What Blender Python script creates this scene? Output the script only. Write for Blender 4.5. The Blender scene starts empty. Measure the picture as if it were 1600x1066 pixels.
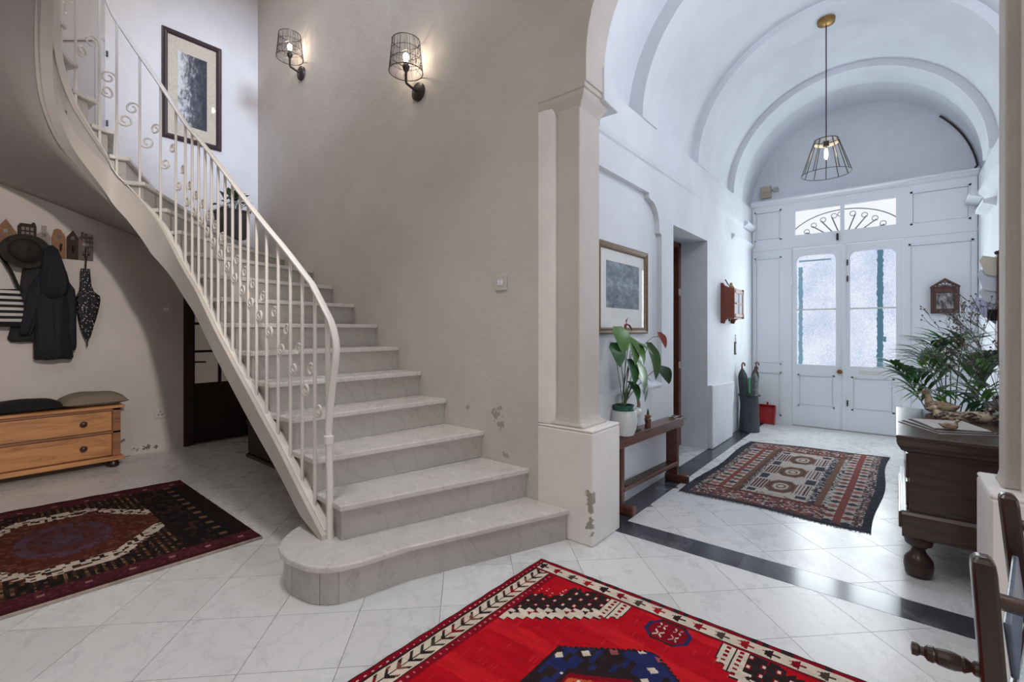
import bpy, bmesh, math, random
from mathutils import Vector, Matrix
random.seed(7)
PI = math.pi
C = bpy.context.scene.collection
SC = bpy.context.scene

# ------------------------------------------------------------------ camera, world, light, exposure
cam_d = bpy.data.cameras.new('camera'); cam = bpy.data.objects.new('camera', cam_d); C.objects.link(cam)
cam.location = (0, 0, 1.2); cam.rotation_euler = (PI/2, 0, math.atan2(600, 727))
cam_d.sensor_width = 36; cam_d.lens = 727/1600*36; cam_d.shift_y = -18/1600; cam_d.clip_start = .02
SC.camera = cam
SC.view_settings.view_transform = 'Standard'; SC.view_settings.look = 'None'
SC.view_settings.gamma = 1; SC.view_settings.use_curve_mapping = False
SC.view_settings.exposure = 0.0
SC.cycles.use_denoising = True
SC.cycles.max_bounces = 10; SC.cycles.diffuse_bounces = 6; SC.cycles.transparent_max_bounces = 16
SC.cycles.sample_clamp_indirect = 6
w = bpy.data.worlds.new('sky'); SC.world = w; w.use_nodes = True
w.node_tree.nodes['Background'].inputs['Color'].default_value = (.93, .955, 1, 1)
w.node_tree.nodes['Background'].inputs['Strength'].default_value = 1.0

def lamp(name, kind, loc, energy, col, rot=(0, 0, 0), size=.5, sy=None):
    d = bpy.data.lights.new(name, kind); d.energy = energy; d.color = col
    if kind == 'AREA':
        d.size = size
        if sy: d.shape = 'RECTANGLE'; d.size_y = sy
    else: d.shadow_soft_size = size
    o = bpy.data.objects.new(name, d); o.location = loc; o.rotation_euler = rot; C.objects.link(o); return o
def spot(name, loc, tgt, energy, col, ang, blend=.6, size=.12):
    o = lamp(name, 'SPOT', loc, energy, col, size=size); o.data.spot_size = math.radians(ang); o.data.spot_blend = blend
    o.rotation_euler = (Vector(tgt)-Vector(loc)).to_track_quat('-Z', 'Y').to_euler(); return o
# daylight through the panes and fanlight of the entrance door
lamp('door_daylight', 'AREA', (-.75, 6.69, 1.44), 12.8, (.90, .98, 1), (-PI/2, 0, 0), .4, 1.3)
lamp('door_daylight', 'AREA', (-.21, 6.69, 1.44), 12.8, (.90, .98, 1), (-PI/2, 0, 0), .4, 1.3)
lamp('fanlight_daylight', 'AREA', (-.486, 6.69, 2.52), 6, (.90, .98, 1), (-PI/2, 0, 0), .9, .28)
# hall: added fill light in the first vault bay (outside the frame)
lamp('hall_fill', 'POINT', (.22, 3.05, 3.25), 30, (.88, .90, 1), size=.12)
# front room, all outside the frame: added low side fill, the right window's beam on the coats wall, an added
# blue spot for the picture wall, two added overhead fills and an added downward spot over the rugs
lamp('side_fill', 'AREA', (2.55, 1.0, 1.25), 36, (.97, .97, 1), (0, PI/2, 0), 1.2, 1.0)
spot('window_beam', (2.5, .35, 3.6), (-5.62, .35, 1.1), 820, (1, .88, .82), 26)
spot('picture_wall_fill', (2.2, 1.7, 5.0), (-5.62, 2.0, 3.5), 2900, (.60, .72, 1), 20, .6, .5)
lamp('stair_fill', 'AREA', (-4.1, .3, 5.4), 28, (1, .98, .98), (0, 0, 0), 1.2, 1.2)
lamp('room_fill', 'AREA', (-.3, -1.2, 5.4), 38, (.92, .96, 1), (0, 0, 0), 1.2, 1.2)
spot('floor_fill', (-1.5, .5, 5.4), (-1.5, .8, 0), 240, (1, .98, .96), 62, .8, .3)

# ------------------------------------------------------------------ mesh helpers
def lin(v):
    v /= 255.; return v/12.92 if v <= .04045 else ((v+.055)/1.055)**2.4
def rgb(r, g, b): return (lin(r), lin(g), lin(b), 1)

class MB:
    def __init__(s): s.v = []; s.f = []
    def add(s, vs, fs):
        n = len(s.v); s.v += [tuple(p) for p in vs]; s.f += [tuple(i+n for i in f) for f in fs]; return s
    def box(s, x0, y0, z0, x1, y1, z1):
        v = [(x, y, z) for z in (z0, z1) for y in (y0, y1) for x in (x0, x1)]
        return s.add(v, [(0,2,3,1),(4,5,7,6),(0,1,5,4),(2,6,7,3),(0,4,6,2),(1,3,7,5)])
    def obox(s, c, a, b, d):
        c, a, b, d = map(Vector, (c, a, b, d))
        v = [c+a*i+b*j+d*k for k in (-1,1) for j in (-1,1) for i in (-1,1)]
        return s.add(v, [(0,2,3,1),(4,5,7,6),(0,1,5,4),(2,6,7,3),(0,4,6,2),(1,3,7,5)])
    def rings(s, secs, closed=False, caps=True):
        n = len(secs[0]); v = [p for q in secs for p in q]; f = []; m = len(secs)
        for i in range(m if closed else m-1):
            a, b = i*n, ((i+1) % m)*n
            for j in range(n):
                k = (j+1) % n; f.append((a+j, a+k, b+k, b+j))
        if caps and not closed: f += [tuple(range(n-1, -1, -1)), tuple(range((m-1)*n, m*n))]
        return s.add(v, f)
    def tube(s, pts, r, n=6, closed=False, flat=None):
        pts = [Vector(p) for p in pts]; m = len(pts); secs = []; up = None
        for i, p in enumerate(pts):
            if closed: t = pts[(i+1) % m]-pts[i-1]
            else: t = pts[min(i+1, m-1)]-pts[max(i-1, 0)]
            if t.length < 1e-9: t = Vector((0,0,1))
            t.normalize()
            if up is None:
                up = Vector((0,0,1)) if abs(t.z) < .9 else Vector((1,0,0))
            a = t.cross(up)
            if a.length < 1e-6: a = t.cross(Vector((0,1,0)))
            a.normalize(); b = a.cross(t).normalized(); up = b
            rr = r[i] if isinstance(r, (list, tuple)) else r
            f1, f2 = flat if flat else (1, 1)
            secs.append([p+a*math.cos(2*PI*(j+.5)/n)*rr*f1+b*math.sin(2*PI*(j+.5)/n)*rr*f2 for j in range(n)])
        return s.rings(secs, closed)
    def lathe(s, prof, c=(0,0,0), n=16, axis='z', sx=1, sy=1):
        secs = []
        for r, h in prof:
            q = []
            for j in range(n):
                a = 2*PI*j/n; x, y = max(r, 1e-4)*math.cos(a)*sx, max(r, 1e-4)*math.sin(a)*sy
                p = {'z': (x, y, h), 'x': (h, x, y), 'y': (x, h, y)}[axis]
                q.append((c[0]+p[0], c[1]+p[1], c[2]+p[2]))
            secs.append(q)
        return s.rings(secs)
    def prism(s, poly, a, b, plane='xy'):
        m = {'xy': lambda p, h: (p[0], p[1], h), 'yz': lambda p, h: (h, p[0], p[1]), 'xz': lambda p, h: (p[0], h, p[1])}[plane]
        n = len(poly); v = [m(p, a) for p in poly]+[m(p, b) for p in poly]
        f = [tuple(range(n-1, -1, -1)), tuple(range(n, 2*n))]+[(i, (i+1) % n, n+(i+1) % n, n+i) for i in range(n)]
        return s.add(v, f)
    def grid(s, fn, nu, nv, thick=None):
        v = [fn(i/nu, j/nv) for j in range(nv+1) for i in range(nu+1)]
        f = [(j*(nu+1)+i, j*(nu+1)+i+1, (j+1)*(nu+1)+i+1, (j+1)*(nu+1)+i) for j in range(nv) for i in range(nu)]
        return s.add(v, f)
    def sph(s, c, r, n=10, m=7, sx=1, sy=1, sz=1):
        return s.lathe([(r*math.sin(PI*i/m), -r*sz*math.cos(PI*i/m)) for i in range(m+1)], c, n, 'z', sx, sy)

def root_of(o):
    while o.parent: o = o.parent
    return o
def obj(name, mb, mat, parent=None, smooth=False, bevel=0, world=True, solid=0, sub=0):
    me = bpy.data.meshes.new(name)
    off = root_of(parent).location if (parent and world) else Vector((0,0,0))
    me.from_pydata([(p[0]-off[0], p[1]-off[1], p[2]-off[2]) for p in mb.v], [], mb.f)
    bm = bmesh.new(); bm.from_mesh(me); bmesh.ops.recalc_face_normals(bm, faces=bm.faces); bm.to_mesh(me); bm.free()
    if mat: me.materials.append(mat)
    o = bpy.data.objects.new(name, me); C.objects.link(o)
    if parent: o.parent = parent
    if smooth:
        me.polygons.foreach_set('use_smooth', [True]*len(me.polygons))
        me.set_sharp_from_angle(angle=math.radians(45 if smooth is True else smooth))
    if solid:
        m = o.modifiers.new('thickness', 'SOLIDIFY'); m.thickness = solid; m.offset = 0
    if sub:
        m = o.modifiers.new('sub', 'SUBSURF'); m.levels = sub; m.render_levels = sub
    if bevel:
        m = o.modifiers.new('bevel', 'BEVEL'); m.width = bevel; m.segments = 2; m.limit_method = 'ANGLE'; m.angle_limit = .6
    return o
def thing(name, label, cat, loc=(0,0,0), group=None, kind=None):
    o = bpy.data.objects.new(name, None); o.empty_display_size = .05; C.objects.link(o); o.location = loc
    return tag(o, label, cat, group, kind)
def tag(o, label, cat=None, group=None, kind=None):
    o['label'] = label
    if cat: o['category'] = cat
    if group: o['group'] = group
    if kind: o['kind'] = kind
    return o
def dup(root, loc, label=None):
    r = root.copy(); C.objects.link(r); r.location = loc
    if label: r['label'] = label
    def rec(a, b):
        for ch in a.children:
            c = ch.copy(); C.objects.link(c); c.parent = b; rec(ch, c)
    rec(root, r); return r

# ------------------------------------------------------------------ materials
def new_mat(name):
    m = bpy.data.materials.new(name); m.use_nodes = True; nt = m.node_tree
    return m, nt, nt.nodes['Principled BSDF']
def N(nt, t, **kw):
    n = nt.nodes.new(t)
    for k, v in kw.items():
        if k.startswith('i_'):
            key = k[2:].replace('_', ' '); n.inputs[int(key) if key.isdigit() else key].default_value = v
        else: setattr(n, k, v)
    return n
def ramp(nt, fac, stops):
    r = N(nt, 'ShaderNodeValToRGB'); e = r.color_ramp.elements
    e[0].position, e[0].color = stops[0]; e[1].position, e[1].color = stops[-1]
    for p, c in stops[1:-1]:
        x = e.new(p); x.color = c
    nt.links.new(fac, r.inputs[0]); return r.outputs[0]
def coords(nt, scale=(1,1,1), rot=(0,0,0), kind='Object'):
    t = N(nt, 'ShaderNodeTexCoord'); m = N(nt, 'ShaderNodeMapping')
    m.inputs['Scale'].default_value = scale; m.inputs['Rotation'].default_value = rot
    nt.links.new(t.outputs[kind], m.inputs[0]); return m.outputs[0]
def bump(nt, b, h, strength=.2, dist=.01):
    n = N(nt, 'ShaderNodeBump'); n.inputs['Strength'].default_value = strength; n.inputs['Distance'].default_value = dist
    nt.links.new(h, n.inputs['Height']); nt.links.new(n.outputs[0], b.inputs['Normal'])
def flat(name, col, rough=.5, metal=0, noise=0, scale=20, bmp=0, coat=0):
    m, nt, b = new_mat(name); b.inputs['Roughness'].default_value = rough; b.inputs['Metallic'].default_value = metal
    if coat: b.inputs['Coat Weight'].default_value = coat; b.inputs['Coat Roughness'].default_value = .12
    b.inputs['Base Color'].default_value = col
    if noise or bmp:
        n = N(nt, 'ShaderNodeTexNoise', i_Scale=scale, i_Detail=5.); nt.links.new(coords(nt), n.inputs['Vector'])
        if noise:
            lo = tuple(c*(1-noise) for c in col[:3])+(1,); hi = tuple(min(1, c*(1+noise)) for c in col[:3])+(1,)
            nt.links.new(ramp(nt, n.outputs[0], [(.3, lo), (.7, hi)]), b.inputs['Base Color'])
        if bmp: bump(nt, b, n.outputs[0], bmp, .004)
    return m
def plaster(name, col, chips=(), chipcol=rgb(150,143,132)):
    m, nt, b = new_mat(name); b.inputs['Roughness'].default_value = .75
    co = coords(nt)
    n1 = N(nt, 'ShaderNodeTexNoise', i_Scale=1.6, i_Detail=6., i_Roughness=.6); nt.links.new(co, n1.inputs['Vector'])
    n2 = N(nt, 'ShaderNodeTexNoise', i_Scale=14., i_Detail=8., i_Roughness=.65); nt.links.new(co, n2.inputs['Vector'])
    n3 = N(nt, 'ShaderNodeTexNoise', i_Scale=30., i_Detail=4., i_Roughness=.6); nt.links.new(co, n3.inputs['Vector'])
    c = ramp(nt, n1.outputs[0], [(.32, tuple(x*.91 for x in col[:3])+(1,)), (.68, tuple(min(1, x*1.05) for x in col[:3])+(1,))])
    for (p, r) in chips:
        d = N(nt, 'ShaderNodeVectorMath', operation='DISTANCE'); nt.links.new(co, d.inputs[0]); d.inputs[1].default_value = p
        a = N(nt, 'ShaderNodeMath', operation='MULTIPLY_ADD'); nt.links.new(n3.outputs[0], a.inputs[0]); a.inputs[1].default_value = r*4.2
        nt.links.new(d.outputs['Value'], a.inputs[2])
        l = N(nt, 'ShaderNodeMath', operation='LESS_THAN'); nt.links.new(a.outputs[0], l.inputs[0]); l.inputs[1].default_value = r*2.75
        x = N(nt, 'ShaderNodeMix', data_type='RGBA'); nt.links.new(l.outputs[0], x.inputs[0]); nt.links.new(c, x.inputs[6]); x.inputs[7].default_value = chipcol
        c = x.outputs[2]
    nt.links.new(c, b.inputs['Base Color'])
    ad = N(nt, 'ShaderNodeMath', operation='MULTIPLY_ADD'); nt.links.new(n1.outputs[0], ad.inputs[0]); ad.inputs[1].default_value = 3.; nt.links.new(n2.outputs[0], ad.inputs[2])
    bump(nt, b, ad.outputs[0], .28, .012)
    return m
def marble(name, base, vein, rough=.16, scale=2.2, amount=.5, coat=0):
    m, nt, b = new_mat(name); b.inputs['Roughness'].default_value = rough
    co = coords(nt); oi = N(nt, 'ShaderNodeObjectInfo')
    mv = N(nt, 'ShaderNodeVectorMath', operation='MULTIPLY_ADD'); cx = N(nt, 'ShaderNodeCombineXYZ')
    for i in range(3): nt.links.new(oi.outputs['Random'], cx.inputs[i])
    nt.links.new(cx.outputs[0], mv.inputs[0]); mv.inputs[1].default_value = (17, 11, 5); nt.links.new(co, mv.inputs[2])
    n0 = N(nt, 'ShaderNodeTexNoise', i_Scale=scale, i_Detail=9., i_Roughness=.66, i_Distortion=.5); nt.links.new(mv.outputs[0], n0.inputs['Vector'])
    wv = N(nt, 'ShaderNodeTexWave', i_Scale=scale*.55, i_Distortion=14., i_Detail=7., i_Detail_Scale=1.2, bands_direction='DIAGONAL'); nt.links.new(mv.outputs[0], wv.inputs['Vector'])
    n2 = N(nt, 'ShaderNodeTexNoise', i_Scale=scale*14, i_Detail=6., i_Roughness=.7); nt.links.new(mv.outputs[0], n2.inputs['Vector'])
    mid = tuple(a+(v-a)*.2 for a, v in zip(base[:3], vein[:3]))+(1,)
    c1 = ramp(nt, n0.outputs[0], [(.30, mid), (.46, base), (.6, base), (.74, mid)])
    v1 = ramp(nt, wv.outputs[0], [(0, (1,1,1,1)), (.055, (.25,.25,.25,1)), (.16, (0,0,0,1))])
    mu = N(nt, 'ShaderNodeMath', operation='MULTIPLY'); nt.links.new(v1, mu.inputs[0])
    r2 = ramp(nt, n2.outputs[0], [(.36, (0,0,0,1)), (.62, (1,1,1,1))]); nt.links.new(r2, mu.inputs[1])
    am = N(nt, 'ShaderNodeMath', operation='MULTIPLY'); nt.links.new(mu.outputs[0], am.inputs[0]); am.inputs[1].default_value = amount
    x = N(nt, 'ShaderNodeMix', data_type='RGBA'); nt.links.new(am.outputs[0], x.inputs[0]); nt.links.new(c1, x.inputs[6]); x.inputs[7].default_value = vein
    h = N(nt, 'ShaderNodeHueSaturation'); nt.links.new(x.outputs[2], h.inputs['Color'])
    mr = N(nt, 'ShaderNodeMapRange'); nt.links.new(oi.outputs['Random'], mr.inputs[0]); mr.inputs[3].default_value = .92; mr.inputs[4].default_value = 1.04
    nt.links.new(mr.outputs[0], h.inputs['Value']); nt.links.new(h.outputs[0], b.inputs['Base Color'])
    rr = N(nt, 'ShaderNodeMapRange'); nt.links.new(n0.outputs[0], rr.inputs[0]); rr.inputs[3].default_value = rough*.7; rr.inputs[4].default_value = rough*1.5
    nt.links.new(rr.outputs[0], b.inputs['Roughness'])
    if coat: b.inputs['Coat Weight'].default_value = coat; b.inputs['Coat Roughness'].default_value = .1
    return m
def wood(name, dark, light, rough=.35, axis='x', scale=5, coat=.2, knots=False):
    m, nt, b = new_mat(name); b.inputs['Roughness'].default_value = rough; b.inputs['Coat Weight'].default_value = coat; b.inputs['Coat Roughness'].default_value = .2
    s = {'x': (.12, 1, 1), 'y': (1, .12, 1), 'z': (1, 1, .12)}[axis]
    co = coords(nt, tuple(k*scale for k in s))
    n = N(nt, 'ShaderNodeTexNoise', i_Scale=5., i_Detail=8., i_Roughness=.62, i_Distortion=.8); nt.links.new(co, n.inputs['Vector'])
    c = ramp(nt, n.outputs[0], [(.28, dark), (.5, tuple((a+2*l)/3 for a, l in zip(dark, light))), (.72, light)])
    if knots:
        co2 = coords(nt, tuple(2.6*(k if k < 1 else 2.2)*(3 if k < 1 else 1) for k in s))
        v = N(nt, 'ShaderNodeTexVoronoi', i_Scale=1.7); nt.links.new(co2, v.inputs['Vector'])
        k = ramp(nt, v.outputs['Distance'], [(.04, (1,1,1,1)), (.12, (0,0,0,1))])
        x = N(nt, 'ShaderNodeMix', data_type='RGBA'); nt.links.new(k, x.inputs[0]); nt.links.new(c, x.inputs[6]); x.inputs[7].default_value = tuple(q*.35 for q in dark[:3])+(1,); c = x.outputs[2]
    nt.links.new(c, b.inputs['Base Color']); bump(nt, b, n.outputs[0], .12, .003)
    return m
def glass(name, tint=(1,1,1,1), refl=.1):
    m, nt, b = new_mat(name); nt.nodes.remove(b); out = nt.nodes['Material Output']
    t = N(nt, 'ShaderNodeBsdfTransparent'); t.inputs[0].default_value = tint
    g = N(nt, 'ShaderNodeBsdfGlossy'); g.inputs['Roughness'].default_value = .03
    lw = N(nt, 'ShaderNodeLayerWeight'); pw = N(nt, 'ShaderNodeMath', operation='POWER'); nt.links.new(lw.outputs['Facing'], pw.inputs[0]); pw.inputs[1].default_value = 5.
    fr = N(nt, 'ShaderNodeMath', operation='MULTIPLY_ADD'); nt.links.new(pw.outputs[0], fr.inputs[0]); fr.inputs[1].default_value = .5; fr.inputs[2].default_value = .02
    x = N(nt, 'ShaderNodeMixShader'); nt.links.new(fr.outputs[0], x.inputs[0]); nt.links.new(t.outputs[0], x.inputs[1]); nt.links.new(g.outputs[0], x.inputs[2])
    nt.links.new(x.outputs[0], out.inputs[0]); return m
def emit(name, col, s):
    m, nt, b = new_mat(name); b.inputs['Base Color'].default_value = col; b.inputs['Emission Color'].default_value = col; b.inputs['Emission Strength'].default_value = s; return m
def frosted(name):
    # textured obscure glass lit by the street behind it: pale sky colours with a fine grain, glossy skin
    m, nt, b = new_mat(name); b.inputs['Roughness'].default_value = .25; b.inputs['Base Color'].default_value = rgb(70,76,84)
    co = coords(nt)
    n = N(nt, 'ShaderNodeTexNoise', i_Scale=2.2, i_Detail=3.); nt.links.new(co, n.inputs['Vector'])
    g = N(nt, 'ShaderNodeTexNoise', i_Scale=85., i_Detail=3.); nt.links.new(co, g.inputs['Vector'])
    a = N(nt, 'ShaderNodeMath', operation='MULTIPLY_ADD'); nt.links.new(g.outputs[0], a.inputs[0]); a.inputs[1].default_value = .6; ns = N(nt, 'ShaderNodeMath', operation='MULTIPLY_ADD'); nt.links.new(n.outputs[0], ns.inputs[0]); ns.inputs[1].default_value = .55; ns.inputs[2].default_value = .10; nt.links.new(ns.outputs[0], a.inputs[2])
    c = ramp(nt, a.outputs[0], [(.45, rgb(168,190,222)), (.62, rgb(204,214,238)), (.8, rgb(238,242,250))])
    nt.links.new(c, b.inputs['Emission Color']); b.inputs['Emission Strength'].default_value = .95
    bump(nt, b, g.outputs[0], .4, .004); return m
def attr_mat(name, rough=.95, fuzz=.35):
    m, nt, b = new_mat(name); b.inputs['Roughness'].default_value = rough
    a = N(nt, 'ShaderNodeAttribute', attribute_name='pattern')
    n = N(nt, 'ShaderNodeTexNoise', i_Scale=260., i_Detail=3.); nt.links.new(coords(nt), n.inputs['Vector'])
    n3 = N(nt, 'ShaderNodeTexNoise', i_Scale=7., i_Detail=4.); nt.links.new(coords(nt, (1, 4, 1)), n3.inputs['Vector'])
    ad = N(nt, 'ShaderNodeMath', operation='ADD'); nt.links.new(n.outputs[0], ad.inputs[0]); nt.links.new(n3.outputs[0], ad.inputs[1])
    mr = N(nt, 'ShaderNodeMapRange'); nt.links.new(ad.outputs[0], mr.inputs[0]); mr.inputs[1].default_value = .6; mr.inputs[2].default_value = 1.4
    mr.inputs[3].default_value = 1-fuzz; mr.inputs[4].default_value = 1+fuzz
    h = N(nt, 'ShaderNodeHueSaturation'); nt.links.new(a.outputs['Color'], h.inputs['Color']); nt.links.new(mr.outputs[0], h.inputs['Value'])
    nt.links.new(h.outputs[0], b.inputs['Base Color']); bump(nt, b, n.outputs[0], .5, .004)
    b.inputs['Specular IOR Level'].default_value = .1
    return m

M = dict(
    front=plaster('front_room_plaster', rgb(202,195,188), [((-1.975,2.25,.655),.05), ((-1.94,2.25,.6),.04), ((-2.24,2.25,.68),.025), ((-1.91,2.25,.4),.025), ((-1.77,2.25,.33),.02)], rgb(160,156,146)),
    pier=plaster('pier_whitewash', rgb(234,230,226), [((-1.30,2.25,.285),.035), ((-1.295,2.25,.25),.04), ((-1.288,2.258,.215),.03), ((-1.29,2.255,.15),.022), ((-1.295,2.25,.115),.03), ((-1.29,2.255,.075),.02)], rgb(160,156,146)),
    coats=plaster('left_wall_plaster', rgb(202,195,188), [((-5.62,1.13,.06),.03), ((-5.62,1.22,.05),.03), ((-5.62,1.05,.15),.02), ((-5.62,1.3,.04),.025)], rgb(110,104,98)),
    hall=plaster('hall_limewash', rgb(222,226,232)),
    soffit=plaster('shaded_stair_soffit', rgb(172,168,164)),  # wall white darkened: the shade under the flight is in this colour
    string=flat('stair_string_paint', rgb(196,190,183), .5, 0, .05, 6),
    cupboard=flat('cupboard_paint', rgb(196,190,184), .5),
    rail=flat('white_gloss_metal', rgb(226,222,216), .4),
    white=flat('white_gloss_woodwork', rgb(236,240,245), .42),
    marble=marble('white_veined_floor_marble', rgb(216,216,216), rgb(150,150,152), .26, 4.6, .30),
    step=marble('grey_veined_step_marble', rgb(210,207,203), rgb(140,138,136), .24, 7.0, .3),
    riser=marble('shaded_riser_marble', rgb(182,178,173), rgb(120,116,112), .3, 7.0, .35),  # step marble darkened to paint in the shade on the risers
    dark=marble('black_band_marble', rgb(62,64,70), rgb(150,152,156), .14, 1.6, .25),
    grout=flat('floor_bed', rgb(120,116,112), .8),
    iron=flat('dark_iron', rgb(62,54,50), .5, .6),
    brass=flat('aged_brass', rgb(150,118,70), .35, .9),
    plastic=flat('switch_plastic', rgb(200,194,188), .4),
    oak=wood('dark_walnut_wood', rgb(34,23,19), rgb(78,53,43), .26, 'x', 6, .6),
    oakz=wood('dark_walnut_wood_upright', rgb(28,18,16), rgb(66,42,34), .3, 'z', 6, .3),
    red_wood=wood('mahogany_wood', rgb(52,24,18), rgb(108,58,42), .35, 'y', 6, .3),
    pine=wood('honey_pine_wood', rgb(142,90,54), rgb(204,146,90), .45, 'y', 5, .1, True),
    door=wood('stained_door_wood', rgb(26,15,12), rgb(48,28,22), .5, 'z', 5, .1),
    glass=glass('clear_glass'),
    black=flat('black_cloth', rgb(16,15,17), .9, 0, .2, 30, .2),
)
# ------------------------------------------------------------------ setting: floor
RZ = .1775
fl = tag(obj('floor', MB().box(-7, -2.6, -.2, 2.75, 7.0, -.0045), M['grout']), 'white veined marble floor laid in diagonal squares with black bands', 'floor', kind='structure')
def clip(poly, ax, val, keep_less):
    out = []
    for i in range(len(poly)):
        p, q = poly[i], poly[(i+1) % len(poly)]
        ip = (p[ax] <= val) == keep_less; iq = (q[ax] <= val) == keep_less
        if ip: out.append(p)
        if ip != iq:
            t = (val-p[ax])/(q[ax]-p[ax]); out.append((p[0]+(q[0]-p[0])*t, p[1]+(q[1]-p[1])*t))
    return out
def area(p): return abs(sum(p[i][0]*p[(i+1) % len(p)][1]-p[(i+1) % len(p)][0]*p[i][1] for i in range(len(p))))/2
def tiles(x0, y0, x1, y1):
    res = []; ps, pt, g = .474, .483, .0016
    for i in range(-16, 26):
        for j in range(-22, 20):
            s0, t0 = 2.88+ps*i, 2.735+pt*j
            q = [(s0+g, t0+g), (s0+ps-g, t0+g), (s0+ps-g, t0+pt-g), (s0+g, t0+pt-g)]
            q = [((t-s)/2, (s+t)/2) for s, t in q]
            for ax, val, k in ((0, x0, False), (0, x1, True), (1, y0, False), (1, y1, True)):
                if q: q = clip(q, ax, val, k)
            if len(q) > 2 and area(q) > .0012: res.append(q)
    return res
far = MB()
for reg in ((-5.62, .02, 1.0, 2.528), (-1.298, 2.714, .65, 6.72)):
    for q in tiles(*reg):
        cx = sum(p[0] for p in q)/len(q); cy = sum(p[1] for p in q)/len(q)
        hidden = (-5 < cx < -1.9 and 1.9 < cy) or cx < -5.3 and cy < .9 or (cx > .35 and cy < 2.6)
        if hidden: far.prism(q, -.012, 0)
        else: obj('tile', MB().prism(q, -.012, 0), M['marble'], fl, bevel=0)
for reg in ((-5.62, -2.5, 2.6, .017), (1.003, .02, 2.6, 2.24)):
    for q in tiles(*reg): far.prism(q, -.012, 0)
obj('tiles', far, M['marble'], fl)['kind'] = 'stuff'
xs = [-1.298, -.62, .02, .65]
for a, b in zip(xs, xs[1:]): obj('dark_slab', MB().box(a+.001, 2.531, -.012, b-.001, 2.711, 0), M['dark'], fl)
obj('dark_slab', MB().box(-1.7, 2.531, -.012, -1.3, 2.711, 0), M['dark'], fl)
ys = [2.713, 3.5, 4.3, 5.1, 5.9, 6.72]
for a, b in zip(ys, ys[1:]): obj('dark_slab', MB().box(-1.46, a+.001, -.012, -1.301, b-.001, 0), M['dark'], fl)
obj('threshold_slab', MB().box(-1.78, 3.93, -.012, -1.463, 4.85, .0), M['marble'], fl)

# ------------------------------------------------------------------ setting: walls of the front room
def struct(name, mb, mat, label, cat='wall', parent=None, **k):
    return tag(obj(name, mb, mat, parent, **k), label, cat, kind='structure')
# stair wall with a hollowed end beside the pier
poly = [(-5.95,2.25),(-1.652,2.25),(-1.652,2.46),(-5.95,2.46)]
strip = [(-1.652,2.25)]+[(-1.652+.122*math.sin(a), 2.25+.045*(1-math.cos(a))) for a in [PI/2*i/8 for i in range(1, 9)]]+[(-1.528,2.46),(-1.652,2.46)]
wb = MB().prism(poly, .645, 2.50)
wb.box(-5.95, 2.25, 0, -1.655, 2.46, .645).box(-5.95, 2.25, 2.5, -1.655, 2.46, 5.5)
wall_back = struct('wall_back', wb, M['front'], 'tall bare plaster wall rising behind the marble staircase')
obj('hollow_strip', MB().prism(strip, .645, 2.50), M['pier'], wall_back, smooth=30)
# wall over the arch of the hall opening, pier to pier
ac, ar, az = -.475, .85, 2.72
arc = [(ac-ar*math.cos(PI*i/32), az+ar*math.sin(PI*i/32)) for i in range(33)]
ov = MB()
L = [(-1.655, 2.585), (-1.325, 2.585), (-1.325, az)]+arc[1:17]+[(ac, 5.5), (-1.655, 5.5)]
Rr = [(ac, 5.5)]+arc[16:]+[(.375, 2.585), (2.7, 2.585), (2.7, 5.5)]
ov.prism(L, 2.25, 2.46, 'xz').prism(Rr, 2.25, 2.46, 'xz')
obj('arch_wall', ov, M['front'], wall_back)
struct('wall_back', MB().box(.33, 2.33, 0, 2.7, 2.46, 2.6), M['front'], 'plaster wall right of the hall opening behind the dark chair')
# left wall: coats side, door opening, picture side and the splayed recess high up
wl = MB().box(-5.95, -2.6, 0, -5.62, 1.53, 3.0).box(-5.95, -2.6, 3.0, -5.62, -.1, 5.5).box(-5.95, .92, 3.0, -5.62, 2.25, 5.5)
wl.box(-5.95, 1.53, 1.98, -5.62, 2.25, 3.0)
wl.prism([(-5.62,.92),(-5.95,.92),(-5.95,1.2),(-6.9,.41),(-6.55,.13)], 3.0, 5.5).box(-6.6, -.1, 3.0, -6.5, .2, 5.5).box(-6.6, -.12, 3.0, -5.9, -.05, 5.5)
wl.box(-6.9, -.12, 2.9, -5.7, 1.2, 3.0)
wall_left = struct('wall_left', wl, M['coats'], 'left plaster wall with the coat rack, dark door and framed print')
struct('wall_right', MB().box(2.62, -2.6, 0, 2.75, .3, 5.5).box(2.62, .3, 0, 2.75, 1.7, 2.8).box(2.62, .3, 4.2, 2.75, 1.7, 5.5).box(2.62, 1.7, 0, 2.75, 2.3, 5.5), M['front'], 'right plaster wall of the front room with its high window')
struct('wall_front', MB().box(-7, -2.75, 0, 2.75, -2.6, 5.5), M['front'], 'plaster wall behind the viewer')
struct('ceiling', MB().box(-7, -2.6, 5.5, 2.75, 2.46, 5.65), M['front'], 'flat white ceiling high above the staircase', 'ceiling')
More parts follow.
